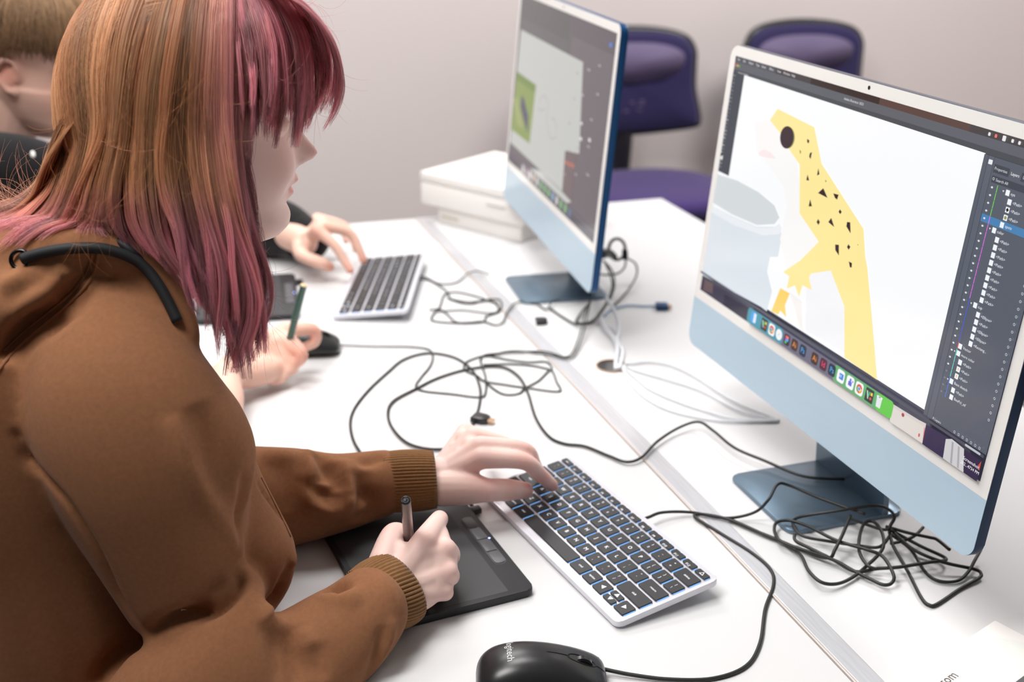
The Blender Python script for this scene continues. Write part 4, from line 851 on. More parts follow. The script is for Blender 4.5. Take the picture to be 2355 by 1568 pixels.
def ribbed(path, hw, up, n, depth, rows=14, th=.0):
    """knitted cuff: path centre points, hw = (half width vector a, half height vector b) at each"""
    V = []; P = np.array(path)
    for i in range(len(P)):
        a, b = hw[i]
        for k in range(n):
            t = 2*math.pi*k/n; r_ = 1+(depth if i < len(P)-4 else depth*.4)*(.8, .55, -1.6, .55)[k % 4]; V.append(P[i]+(a*math.cos(t)+b*math.sin(t))*r_)
    F = [(i*n+k, i*n+(k+1) % n, (i+1)*n+(k+1) % n, (i+1)*n+k) for i in range(len(P)-1) for k in range(n)]
    return V, F
def cuff(chA, chB, dA, dB, thA, thB, n=232, rows=12, bulge=.0012, turn=.010):
    """ribbed cuff between two photo chords (each x1,y1,x2,y2) at depths dA, dB; open at B, turned inwards there"""
    def ring(ch, d, th): a0, a1 = D(ch[0], ch[1], d), D(ch[2], ch[3], d); return (a0+a1)/2, (a1-a0)/2, th
    cA, hA, tA = ring(chA, dA, thA); cB, hB, tB = ring(chB, dB, thB); ax = cB-cA; ax /= np.linalg.norm(ax); P, HW = [], []
    for i in range(rows+4):
        if i <= rows: t = i/rows; c = cA*(1-t)+cB*t; g = 1+.06*math.sin(math.pi*t)
        else: t = 1; q = (i-rows)/3; c = cB-ax*(.0125*q*q-.001*q); g = 1-.10*min(1, q*1.4)
        h = (hA*(1-t)+hB*t)*g; th = tA*(1-t)+tB*t; h = h-ax*(h@ax)*0; b = np.cross(ax, h); b = b/np.linalg.norm(b)*th*g; P.append(c); HW.append((h, b))
    return ribbed(P, HW, None, n, .024)

# ---- the student in the brown sweatshirt
person = empty('person', (-.56, -.70, -.27), 0, 'student with pink and ginger hair in a brown hooded sweatshirt, drawing with a dark pen', 'person')
M_skinA = skin_mat('skin_fair', srgb(250, 216, 206), srgb(234, 156, 146))
M_skinB = skin_mat('skin_fair_warm', srgb(238, 196, 178), srgb(226, 142, 120))
AZ = math.radians(-3); HR = Matrix.Rotation(AZ, 4, 'Z') @ Matrix.Rotation(math.radians(5), 4, 'Y') @ Matrix.Diagonal((1, 1, .965, 1))
nt_ = D(733, 352, 1.024); hc_ = Vector(nt_)-(HR.to_3x3() @ Vector((.1085, 0, -.0285))); HM = Matrix.Translation(hc_) @ HR
hw_ = lambda x, y, z: np.array(HM @ Vector((x, y, z)))
parts = place(head_vf(), HM)
NB = D(270, 640, 1.02)
parts.append(cone_vf([hw_(-.030, 0, -.055), hw_(-.060, 0, -.105), NB], [.056, .054, .062], 24))
SR, SL = D(300, 740, 1.01), D(150, 600, 1.22)
hip = np.array([-.80, -.70, -.27])
parts.append(cone_vf([SR, NB-[0.02, 0, .03], SL], [.045, .06, .045], 20)); parts.append(cone_vf([NB-[.01, 0, .02], (NB+hip)/2, hip], [.06, .09, .10], 24))
# right hand, closed round the pen on the tablet
Wr = U(892, 1362, .042)
fi = [U(976, 1242, .077), U(1011, 1193, .066), U(990, 1222, .036), U(962, 1262, .021)]
fm = [U(1022, 1264, .064), U(1038, 1278, .044), U(1020, 1300, .024), U(984, 1300, .018)]
fr = [U(1026, 1314, .050), U(1037, 1326, .034), U(1018, 1336, .019), U(985, 1330, .017)]
fl = [U(1018, 1356, .036), U(1024, 1364, .024), U(1004, 1366, .016), U(975, 1360, .016)]
th = [U(882, 1296, .058), U(904, 1232, .066), U(924, 1236, .052), U(946, 1262, .032)]
def loftz(rows, n=28, sub=4):
    A = smooth_path([np.r_[U(*r[:3]), U(*r[3:6]), r[6]] for r in rows], sub); C = (A[:, :3]+A[:, 3:6])/2; H = (A[:, 3:6]-A[:, :3])/2; T = np.gradient(C, axis=0); V = []; N = len(A)
    for q, (i, s_) in enumerate([(0, .05), (0, .6)]+[(i, 1.) for i in range(N)]+[(N-1, .6), (N-1, .05)]):
        B = np.cross(H[i], T[i]); B /= np.linalg.norm(B); T_ = T[i]/np.linalg.norm(T[i]); e = 0 if s_ == 1 else (-1 if q < 2 else 1)*A[i, 6]*math.sqrt(1-s_*s_)*.7
        for k in range(n): t = 2*math.pi*k/n; V.append(C[i]+T_*e+s_*(H[i]*math.cos(t)+B*A[i, 6]*math.sin(t)))
    m = len(V)//n; F = [(i*n+k, i*n+(k+1) % n, (i+1)*n+(k+1) % n, (i+1)*n+k) for i in range(m-1) for k in range(n)]+[tuple(range(n))[::-1], tuple((m-1)*n+k for k in range(n))]
    return V, F
parts.append(loftz([(838, 1318, .056, 930, 1432, .022, .020), (868, 1282, .060, 962, 1412, .022, .021), (905, 1250, .066, 1000, 1390, .024, .021), (948, 1244, .070, 1025, 1358, .030, .019), (985, 1236, .071, 1036, 1335, .038, .018), (1008, 1238, .068, 1044, 1312, .044, .013)]))
parts += [cone_vf([U(1018, 1262, .064), U(1008, 1226, .065)], [.0105, .0098], 14), cone_vf([U(1026, 1272, .058), U(1028, 1320, .046)], [.0108, .0104], 14), cone_vf([U(1026, 1322, .044), U(1014, 1358, .034)], [.0104, .0100], 14)]
parts += hand_vf(Wr, [fi, fm, fr, fl], th, D(780, 1435, 1.02), .021)
parts.append(cone_vf([SR, D(320, 960, .965), D(400, 1250, .965), D(440, 1500, .985), D(620, 1520, .99), D(780, 1435, 1.02), Wr], [.045, .030, .024, .022, .022, .021, .022], 18))
# left hand over the keyboard
Wl = U(1008, 1098, .048)
gi = [U(1108, 1052, .074), U(1203, 1060, .070), U(1243, 1092, .047), U(1270, 1116, .0285)]
gm = [U(1112, 1038, .080), U(1212, 1046, .074), U(1236, 1078, .050), U(1248, 1098, .0300)]
gr = [U(1104, 1026, .078), U(1188, 1052, .062), U(1196, 1078, .040), U(1190, 1088, .0250)]
gl = [U(1092, 1024, .068), U(1160, 1062, .048), U(1162, 1082, .032), U(1152, 1086, .0220)]
gm[1] = gm[1]+[0, .012, 0]; gm[2] = gm[2]+[0, .014, 0]; gm[3] = gm[3]+[0, .016, 0]; gm[0] = gm[0]+[0, .010, 0]; gr[0] = gr[0]+[0, .022, 0]; gl[0] = gl[0]+[0, .034, 0]
for k in (1, 2, 3): gr[k] = gr[k]+[0, .030, 0]; gl[k] = gl[k]+[0, .046, 0]
tl = [U(1050, 1118, .046), U(1112, 1126, .042), U(1165, 1126, .036), U(1207, 1127, .0300)]
parts += hand_vf(Wl, [gi, gm, gr, gl], tl, U(880, 1110, .050), .0235, 1.08); parts.append(cone_vf([U(1015, 1122, .044), U(1070, 1122, .044), U(1118, 1127, .041)], [.020, .0185, .0135], 16))
elL = D(450, 1165, 1.185); parts.append(cone_vf([SL, elL], [.045, .024], 18)); parts.append(cone_vf([elL, D(700, 1135, 1.20), U(880, 1105, .050), Wl], [.024, .022, .022, .022], 18))
v, f = remeshed(parts, .0020, 3, .45)
body = child_mesh('body', v, f, M_skinA, person)
paint_rosy(body, [(hw_(.092, 0, -.056), .012, .9), (hw_(.088, .014, -.058), .011, .85), (hw_(.088, -.014, -.058), .011, .85), (hw_(.104, 0, -.030), .014, .35), (hw_(.070, -.045, -.03), .026, .25), (hw_(.070, .045, -.03), .026, .25)]
    +[(p, .011, .42) for p in (fi[1], fm[0], fr[0], fi[0], fl[0], th[1])]+[(p, .012, .75) for p in (gi[3], gm[3], tl[3], gi[2], tl[2])]+[(p, .014, .55) for p in (gi[1], gm[1], tl[1])]+[(gi[0], .016, .3), (tl[1]*.5+gi[0]*.5-[0, 0, .01], .02, .6)])
sk = lambda nm, v, f, m: sub_mesh(nm, v, f, m, body)
nail(body, tl[3]-[.001, 0, 0], tl[2], (-.1, -.55, .8), M_nail, .0056, .0068, .0074)
nail(body, gi[3], gi[2], (.4, -.1, .9), M_nail, .0050, .0058, .0060); nail(body, gm[3], gm[2], (.4, .1, .9), M_nail, .0050, .0058, .0060)
for sy in (1, -1):
    v, f = ball_vf(hw_(.0610, sy*.031, -.001), .0115); sk('eyeball', v, f, M_eye); v, f = ball_vf(hw_(.0668, sy*.0305, -.006), .0056); sk('iris', v, f, M_iris)
    L = [hw_(.083, sy*.018, .019), hw_(.087, sy*.030, .023), hw_(.078, sy*.046, .020)]; v, f = tube_vf(smooth_path(L, 4), .0020, 6); sk('eyebrow', v, f, mat('brow_brown', srgb(110, 66, 50), .8))
# ---- sweatshirt
body_l = loft_vf([(-160, 605, 250, 615, 1.03, .085), (-240, 760, 300, 760, 1.035, .15), (-330, 950, 330, 980, 1.045, .17), (-380, 1180, 370, 1200, 1.07, .17), (-400, 1400, 420, 1420, 1.095, .17), (-400, 1650, 420, 1650, 1.12, .17), (-380, 1900, 400, 1850, 1.15, .16)])
arm_l = loft_vf([(235, 592, 345, 640, .992, .022), (150, 640, 408, 735, .974, .042), (95, 730, 462, 810, .955, .058), (66, 850, 520, 885, .941, .066), (66, 960, 562, 962, .942, .070), (105, 1080, 589, 1045, .952, .070), (160, 1180, 580, 1130, .967, .068), (228, 1290, 566, 1220, .983, .064), (295, 1400, 556, 1310, .996, .058), (345, 1480, 550, 1380, 1.003, .05)])
fore_l = loft_vf([(250, 1570, 300, 1760, .99, .045), (330, 1475, 400, 1760, .985, .055), (440, 1400, 500, 1760, .98, .062), (530, 1300, 610, 1730, .98, .060), (585, 1310, 680, 1680, .985, .052), (640, 1398, 760, 1640, .99, .046), (705, 1372, 835, 1575, 1.003, .042), (770, 1338, 893, 1505, 1.02, .040), (806, 1312, 922, 1456, 1.033, .040)])
belly = loft_vf([(330, 960, 560, 985, 1.045, .07), (330, 1060, 592, 1085, 1.045, .07), (350, 1160, 640, 1180, 1.045, .07), (370, 1250, 678, 1262, 1.045, .065), (390, 1340, 668, 1345, 1.045, .05), (420, 1410, 612, 1425, 1.035, .035)])
left_l = loft_vf([(440, 1040, 450, 1290, 1.165, .060), (520, 1024, 530, 1285, 1.17, .058), (610, 1026, 620, 1268, 1.18, .054), (690, 1030, 700, 1248, 1.19, .050), (770, 1042, 785, 1224, 1.20, .044), (850, 1036, 865, 1196, 1.215, .038), (888, 1032, 896, 1186, 1.220, .038)])
uparm_l = cone_vf([SL, elL], [.070, .055], 20)
far_sh = cone_vf([NB-[.02, 0, .05], D(60, 605, 1.20), D(-40, 690, 1.24)], [.075, .07, .07], 24)
hood_r = smooth_path([np.r_[D(x, y, d), r_] for x, y, d, r_ in ((436, 770, .935, .011), (395, 690, .935, .015), (340, 622, .935, .019), (280, 585, .93, .022), (225, 576, .925, .024), (150, 580, .925, .026), (70, 592, .935, .030), (0, 615, .95, .034), (-90, 640, .98, .040), (-170, 620, 1.06, .045), (-150, 600, 1.15, .04), (-60, 550, 1.18, .03), (20, 525, 1.19, .022))], 3)
hood_a = cone_vf(hood_r[:, :3], hood_r[:, 3], 18)
hood_p = loft_vf([(215, 585, 250, 660, .94, .024), (140, 585, 190, 730, .93, .034), (60, 590, 120, 800, .93, .042), (-30, 610, 40, 880, .955, .048), (-140, 640, -60, 940, .985, .05)])
v, f = remeshed([body_l, arm_l, fore_l, belly, left_l, uparm_l, far_sh, hood_a, hood_p], .0038, 20, .5)
FOLDS = [

 ([(30, 985), (51, 1024), (68, 1058), (146, 1147), (184, 1202), (225, 1270), (279, 1379), (334, 1454)], -.0065, .0034),         # armhole seam
 ([(335, 1465), (380, 1435), (440, 1415), (500, 1395), (545, 1352), (556, 1310)], -.014, .0060),                  # elbow crease
 ([(330, 1470), (280, 1500), (245, 1535), (225, 1580)], -.009, .008),
 ([(395, 955), (409, 1004), (436, 1079), (490, 1174), (545, 1249), (553, 1304)], .0050, .0080),
 ([(450, 930), (480, 1000), (505, 1080), (530, 1150)], -.0060, .0140),
 ([(562, 1080), (556, 1140), (545, 1200), (548, 1260)], -.004, .0045), ([(585, 1050), (575, 1110), (560, 1180)], .002, .004),
 ([(205, 655), (150, 700), (110, 730), (60, 760), (20, 800), (0, 830)], -.020, .0090),                              # hood hollow
 ([(175, 640), (195, 620), (130, 690)], -.010, .010),
 ([(224, 588), (218, 630), (180, 680), (120, 735), (60, 790), (10, 860)], .0030, .0028), ([(214, 594), (206, 634), (168, 680), (108, 735)], -.0030, .0026), ([(232, 596), (226, 640), (190, 690), (128, 748), (60, 810)], -.0026, .0028),
 ([(0, 700), (70, 650), (130, 610)], -.005, .008), ([(0, 660), (60, 625)], .003, .008),
 ([(592, 1108), (620, 1150), (650, 1195)], -.0035, .0030), ([(680, 1270), (660, 1330), (630, 1380), (612, 1425)], .004, .006), ([(672, 1300), (640, 1370), (615, 1400)], -.009, .008),
 ([(610, 1425), (625, 1480), (640, 1568)], -.006, .008), ([(655, 1440), (680, 1500), (700, 1568)], -.008, .013), ([(720, 1480), (735, 1568)], -.006, .009), ([(690, 1440), (715, 1500), (728, 1560)], .004, .008),
 ([(600, 1330), (612, 1420), (622, 1500), (630, 1568)], .003, .006),
 ([(742, 1360), (775, 1350), (800, 1362)], -.010, .008), ([(735, 1380), (780, 1368), (830, 1385)], .004, .010), ([(905, 1420), (890, 1480), (860, 1540)], .003, .006), ([(880, 1440), (868, 1500), (845, 1560)], -.003, .006),
 ([(690, 1030), (715, 1055), (722, 1085), (700, 1110)], .006, .010), ([(722, 1048), (742, 1075), (740, 1110)], -.008, .009), ([(700, 1105), (720, 1150), (750, 1170), (795, 1168), (805, 1140)], .006, .008),
 ([(715, 1100), (740, 1140), (780, 1150)], -.006, .010), ([(790, 1055), (800, 1100), (808, 1140), (806, 1165)], .005, .008), ([(825, 1080), (835, 1130), (850, 1165), (830, 1200)], -.008, .012), ([(765, 1060), (775, 1100), (780, 1130)], -.006, .008),
 ([(880, 1045), (850, 1060), (820, 1060)], -.004, .008), ([(640, 1060), (660, 1120), (650, 1180)], -.003, .016), ([(830, 1165), (850, 1180)], .004, .008), ([(600, 1040), (650, 1050), (680, 1040)], .004, .012),
]
v = folds(v, f, [(p_, a_*(1.7 if p_[0][0] > 590 else 1.2), w__) for p_, a_, w__ in FOLDS]); v = neighbours_smooth(v, f, np.full(len(v), .25), 2)
lo = (v[:, 2] < .0015) & (v[:, 0] > DX0-.003); dp = lo & (v[:, 2] < -.05); v[dp, 0] = DX0-.004; v[lo & ~dp, 2] = .0015
hoodie = child_mesh('sweatshirt', v, f, M_hood, person)
hb = BVHTree.FromPolygons([tuple(p) for p in v], f)
# cuffs
cv, cf = cuff((800, 1318, 912, 1450), (872, 1275, 966, 1424), 1.036, 1.060, .033, .030); sub_mesh('cuff', cv, cf, M_rib, hoodie)
cv, cf = cuff((880, 1040, 884, 1176), (996, 1037, 1004, 1168), 1.216, 1.224, .031, .030); sub_mesh('cuff', cv, cf, M_rib, hoodie)
# drawcord, stopper eyelet
def on_surface(px, lift):
    out = []
    for q in px:
        h = hit(hb, *q)
        if h is not None: out.append(h+(CP-h)/np.linalg.norm(CP-h)*lift)
    return out
cord = on_surface([(52, 596), (80, 586), (130, 575), (180, 570), (230, 571), (270, 580), (310, 597), (340, 622), (368, 660), (390, 700), (408, 738)], .0030)
v, f = tube_vf(smooth_path(cord, 4), .0046, 12); sub_mesh('drawcord', v, f, mat('cord_black', srgb(22, 23, 25), .7, bump=(2000, .4, .0003)), hoodie)
v, f = tube_vf(smooth_path([D(232, 541, .925), D(260, 548, .915), D(300, 575, .91), D(330, 605, .92)], 4), .0030, 8); sub_mesh('neck_tape', v, f, mat('cord_black', srgb(22, 23, 25), .7), hoodie)
for px_, r_ in (([(226, 578), (224, 600), (214, 632), (190, 668), (150, 706), (108, 742), (60, 782), (20, 822), (-10, 860)], .0017), ([(212, 582), (208, 604), (196, 634), (172, 666), (134, 700), (92, 734), (48, 770), (8, 808)], .0013), ([(600, 1098), (614, 1125), (632, 1160), (650, 1195), (668, 1235)], .0012)):
    P_ = on_surface(smooth_path(px_, 4), -.0002)
    if len(P_) > 3: v, f = tube_vf(P_, r_, 6); sub_mesh('seam', v, f, M_hood, hoodie)
e = on_surface([(46, 597)], .0022)[0]; R_ = [e+.0072*(CR*math.cos(a)+CU*math.sin(a)) for a in np.linspace(0, 2*math.pi, 25)[:-1]]
v, f = tube_vf(R_, .0017, 8, closed=True); sub_mesh('eyelet', v, f, mat('gunmetal', (.05, .05, .055), .25, metal=1), hoodie)

# ---- pens
def pen(label, tip, top, m, r=.0052, cap=None, grip=True):
    tip, top = np.array(tip), np.array(top); L = np.linalg.norm(top-tip); z = (top-tip)/L; x = np.cross(z, [0, 0, 1.]); x /= np.linalg.norm(x); y = np.cross(z, x)
    M = Matrix(((x[0], y[0], z[0], tip[0]), (x[1], y[1], z[1], tip[1]), (x[2], y[2], z[2], tip[2]), (0, 0, 0, 1)))
    root = empty('drawing_pen', tip, 0, label, 'pen')
    def lathe(nm, prof, mm, par):
        V = [(r_*math.cos(2*math.pi*k/24), r_*math.sin(2*math.pi*k/24), h) for h, r_ in prof for k in range(24)]
        F = [(i*24+k, i*24+(k+1) % 24, (i+1)*24+(k+1) % 24, (i+1)*24+k) for i in range(len(prof)-1) for k in range(24)]+[tuple(range(24))[::-1], tuple((len(prof)-1)*24+k for k in range(24))]
        o = mesh(nm, [M @ Vector(p) for p in V], F, mm, par); o.matrix_parent_inverse = Matrix.Translation(-root.location); o.data.set_sharp_from_angle(angle=.6); return o
    lathe('nib', [(0, .0005), (.001, .0009), (.006, .0010)], M_blk, root)
    lathe('barrel', [(.004, .0016), (.008, .0030), (.022, r*.92), (.045, r*1.02), (.09, r), (L-.004, r*.93), (L-.0012, r*.90)], m, root)
    lathe('end_cap', [(L-.0012, r*.90), (L-.0004, r*.82), (L, r*.62), (L-.0006, r*.55), (L-.0006, r*.30), (L-.0001, r*.24), (L, r*.04)], cap or M_blks, root)
    return root
ptip = U(945, 1300, .0092)
def at_length(px, base, L):                # point on a pixel ray at a given distance from base (nearer solution)
    best = None
    for d in np.arange(.7, 1.9, .0008):
        q = D(*px, d); e = abs(np.linalg.norm(q-base)-L)+(9 if (q-CP)@CF > (base-CP)@CF else 0)
        if best is None or e < best[0]-1e-5: best = (e, q)
    return best[1]
ptop = at_length((933, 1149), ptip, .150)
pen('dark drawing pen held upright in the brown-sleeved hand', ptip, ptop, mat('pen_brown', srgb(96, 82, 80), .3, coat=.3), .0050)
# ---------------------------------------------------------------- hair
def hair_mat(name, rough=.36, tr=.28):
    m = bpy.data.materials.new(name); m.use_nodes = True; nt = m.node_tree; b = nt.nodes['Principled BSDF']; a = nt.nodes.new('ShaderNodeAttribute'); a.attribute_name = 'hair_colour'
    nt.links.new(a.outputs['Color'], b.inputs['Base Color']); b.inputs['Roughness'].default_value = rough; b.inputs['Specular IOR Level'].default_value = .6
    t = nt.nodes.new('ShaderNodeBsdfTranslucent'); x = nt.nodes.new('ShaderNodeMixShader'); x.inputs[0].default_value = tr
    nt.links.new(a.outputs['Color'], t.inputs['Color']); nt.links.new(b.outputs[0], x.inputs[1]); nt.links.new(t.outputs[0], x.inputs[2]); nt.links.new(x.outputs[0], nt.nodes['Material Output'].inputs[0]); return m
def hair_obj(name, P, rad, C, m, root, parent=None):
    """P: (strands, points, 3), rad: radius root->tip, C: (strands, points, 3) linear colour"""
    N, K, _ = P.shape; h = bpy.data.hair_curves.new(name); h.add_curves([K]*N)
    h.attributes['position'].data.foreach_set('vector', P.astype(np.float32).ravel())
    ra = h.attributes.get('radius') or h.attributes.new('radius', 'FLOAT', 'POINT'); R = np.broadcast_to(rad, (N, K)); ra.data.foreach_set('value', R.astype(np.float32).ravel())
    ca = h.attributes.new('hair_colour', 'FLOAT_COLOR', 'POINT'); ca.data.foreach_set('color', np.concatenate([C, np.ones((N, K, 1))], 2).astype(np.float32).ravel())
    h.materials.append(m); o = bpy.data.objects.new(name, h); COL.objects.link(o); o.parent = root; o.matrix_parent_inverse = Matrix.Translation(-root.location); return o
def resample(G, K):                        # every guide to K points
    out = []
    for g in G:
        q = smooth_path(np.array(g, float), 8); d = np.r_[0, np.cumsum(np.linalg.norm(np.diff(q[:, :2], axis=0), axis=1))]; t = np.linspace(0, d[-1], K)
        out.append(np.stack([np.interp(t, d, q[:, i]) for i in range(3)], 1))
    return np.array(out)
def Dv(A): return CP+(CF+CR*((A[..., 0:1]-1177.5)/FPX)-CU*((A[..., 1:2]-784)/FPX))*A[..., 2:3]
def strands(G, N, K=26, clumps=160, thick=.018, wave=4., spread=2.2, clump_pull=.8, lmin=.82, seed=1, jitter=1.0, curl=24):
    r = np.random.default_rng(seed); A = resample(G, K); ng = len(A)-1; t = np.linspace(0, 1, K)[None, :, None]
    cs = r.uniform(0, ng, clumps); ci = r.integers(0, clumps, N); sc = cs[ci]; off = r.normal(0, .22, N)*max(1, ng/8); lay = r.beta(1.0, 1.6, clumps)[ci]*thick+np.abs(r.normal(0, .0012, N))
    pull = 1-clump_pull*np.clip(t*1.3, 0, 1)**.8; s = np.clip(sc[:, None]+off[:, None]*pull[..., 0], 0, ng-.001); i = s.astype(int); fr = (s-i)[..., None]; kk = np.arange(K)[None, :]
    P = A[i, kk]*(1-fr)+A[i+1, kk]*fr
    ph, fq, am = r.uniform(0, 6.28, clumps)[ci][:, None], r.uniform(1.0, 2.4, clumps)[ci][:, None], r.normal(0, 1, clumps)[ci][:, None]; tt = t[..., 0]
    P[..., 0] += wave*am*np.sin(tt*fq*4.5+ph)*tt**1.2+r.normal(0, spread, (N, 1))*(.4+tt)*jitter; P[..., 1] += r.normal(0, spread, (N, 1))*.6+.5*wave*np.cos(tt*fq*5+ph)*tt
    ph2 = r.uniform(0, 6.28, (N, 1)); P[..., 0] += 1.3*jitter*np.sin(tt*r.uniform(4, 14, (N, 1))+ph2)*tt
    P[..., 0] += curl*np.sin(tt*9+ph*.5+fq)*tt**2.2*np.clip((P[..., 1]-480)/150, 0, 1); P[..., 1] -= curl*.8*tt**3*np.abs(am)*np.clip((P[..., 1]-700)/150, 0, 1)
    P[..., 2] += lay[:, None]+.003*am*np.cos(tt*fq*4.5+ph)*tt
    L = r.uniform(lmin, 1.0, clumps)[ci]*r.uniform(.93, 1.03, N); q = np.clip(L[:, None]*np.linspace(0, 1, K)[None], 0, 1)*(K-1); i0 = np.minimum(q.astype(int), K-2); f_ = (q-i0)[..., None]; n_ = np.arange(N)[:, None]
    P = P[n_, i0]*(1-f_)+P[n_, i0+1]*f_
    return P, s/ng, (thick-lay)/thick, ci
side = [
 [(430, -70, 1.0), (340, -66, 1.0), (255, -20, 1.0), (195, 60, .995), (160, 150, .99), (136, 240, .985), (116, 335, .98), (92, 420, .975), (30, 475, .965), (-40, 500, .955), (-100, 520, .955)],
 [(434, -70, .99), (355, -64, .975), (280, -15, .965), (225, 65, .955), (188, 155, .948), (160, 250, .945), (138, 350, .945), (120, 440, .94), (70, 505, .935), (10, 545, .93), (-40, 570, .93)],
 [(440, -70, .985), (372, -60, .955), (308, -5, .935), (258, 75, .922), (222, 165, .912), (194, 262, .905), (168, 362, .905), (150, 450, .908), (120, 520, .91), (70, 570, .912), (20, 610, .915)],
 [(446, -70, .98), (390, -58, .945), (335, 5, .918), (292, 85, .903), (260, 175, .895), (232, 270, .89), (208, 365, .89), (192, 450, .897), (180, 515, .905), (150, 555, .91), (110, 590, .915)],
 [(452, -70, .975), (406, -55, .935), (360, 10, .908), (325, 90, .894), (298, 180, .887), (275, 270, .885), (258, 365, .887), (250, 450, .892), (252, 510, .898), (262, 545, .904), (280, 575, .908)],
 [(458, -70, .972), (424, -52, .928), (388, 15, .902), (362, 95, .889), (340, 185, .884), (322, 275, .882), (312, 365, .884), (312, 450, .890), (330, 530, .896), (365, 590, .902), (400, 650, .908)],
 [(464, -70, .970), (440, -50, .925), (415, 20, .899), (398, 100, .887), (384, 185, .882), (374, 275, .880), (368, 365, .883), (380, 460, .889), (410, 560, .895), (440, 650, .900), (470, 740, .910)],
 [(470, -70, .970), (456, -50, .924), (442, 20, .898), (432, 100, .886), (424, 185, .881), (418, 275, .880), (418, 365, .883), (435, 470, .890), (462, 580, .897), (490, 690, .905), (505, 810, .918)],
 [(478, -70, .970), (474, -50, .925), (468, 20, .898), (464, 100, .886), (460, 185, .882), (459, 275, .881), (464, 370, .886), (482, 485, .893), (508, 600, .902), (532, 730, .912), (538, 900, .928)],
 [(486, -70, .972), (490, -50, .927), (493, 20, .900), (495, 100, .888), (497, 185, .884), (500, 275, .885), (508, 370, .890), (522, 490, .897), (548, 610, .908), (574, 740, .920), (560, 905, .938)],
 [(494, -72, .975), (506, -50, .930), (517, 20, .903), (523, 100, .892), (527, 185, .888), (533, 275, .889), (540, 370, .895), (552, 490, .905), (578, 610, .920), (604, 730, .935), (584, 880, .950)],
 [(500, -74, .978), (520, -50, .933), (535, 20, .906), (544, 100, .896), (550, 180, .893), (554, 265, .896), (558, 360, .902), (570, 490, .915), (592, 600, .932), (618, 710, .946), (600, 850, .958)]]
fringe = [
 [(500, -100, .95), (522, -50, .922), (536, 20, .901), (544, 90, .895), (550, 160, .895), (556, 230, .899), (562, 310, .905)],
 [(515, -105, .955), (560, -60, .925), (592, 10, .908), (608, 80, .903), (612, 150, .903), (614, 230, .906), (608, 322, .910)],
 [(530, -110, .96), (590, -62, .935), (632, 5, .922), (655, 75, .918), (662, 150, .918), (664, 235, .922), (654, 352, .928)],
 [(545, -110, .97), (615, -60, .955), (668, 10, .945), (696, 75, .943), (706, 145, .945), (705, 225, .950), (690, 336, .955)],
 [(555, -112, .985), (640, -60, .98), (700, 10, .975), (730, 75, .975), (741, 140, .978), (738, 205, .980), (718, 268, .982)],
 [(560, -112, 1.01), (648, -60, 1.02), (706, 10, 1.02), (736, 75, 1.02), (748, 140, 1.02), (746, 200, 1.02), (730, 255, 1.018)],
 [(560, -112, 1.04), (640, -60, 1.055), (696, 10, 1.06), (724, 75, 1.06), (736, 140, 1.06), (732, 205, 1.055), (712, 262, 1.05)]]
lin = lambda *c: np.array(srgb(*c)[:3])
def girl_colour(P, s, t, ci, seed, fr=False):
    r = np.random.default_rng(seed); x, y = P[..., 0], P[..., 1]
    br, gi, pk, mv, dk = lin(176, 118, 84), lin(226, 176, 132), lin(238, 162, 170), lin(212, 140, 164), lin(74, 30, 26)
    m = r.beta(2, 2, (ci.max()+1))[ci][:, None, None]; C = br*(1-m)+gi*m
    wp = np.clip((x-430)/170, 0, 1); wp = np.maximum(wp*np.clip((430-y)/300+.45, 0, 1), np.clip((y-420)/170, 0, 1)); wp = np.maximum(wp, np.clip((x-520)/60, 0, 1)); wp = np.clip(wp*(.75+.5*r.random(ci.max()+1)[ci][:, None]), 0, .96)[..., None]
    q = r.beta(2, 2, (ci.max()+1))[ci][:, None, None]; pink = pk*(1-q*.6)+mv*q*.6
    C = C*(1-wp)+pink*wp; C = C*r.uniform(.7, 1.25, (len(P), 1, 1))*r.uniform(.48, 1.35, ci.max()+1)[ci][:, None, None]; return C
M_hair = hair_mat('pink_ginger_hair')
SL_ = []
def add_set(G, seed, **k):
    P, s, t, ci = strands(G, seed=seed, **k); C = girl_colour(P, s, t, ci, seed+50); SL_.append((s, t)); return P, C
P1, C1 = add_set(side, 11, N=15000, clumps=190, thick=.024, wave=8, lmin=.88)
P2, C2 = add_set(fringe, 12, N=6200, clumps=120, thick=.014, wave=4.5, lmin=.78, clump_pull=.84)
W1, W2_ = Dv(P1), Dv(P2)
hcn = np.array(hc_); hn = np.array(HM.to_3x3() @ Vector((0, 1, 0)))
def mirror(Wp): return Wp-2*((Wp-hcn) @ hn)[..., None]*hn
P3, C3 = add_set(side+fringe[:1], 13, N=5500, clumps=260, thick=.004, wave=4, lmin=.72, clump_pull=.4); P3[..., 2] += .022; C3 *= .6; W3 = Dv(P3)  # inner layer coloured darker to stand for shade between the locks
i1 = np.arange(0, len(W1), 3); i2 = np.arange(0, len(W2_), 3)
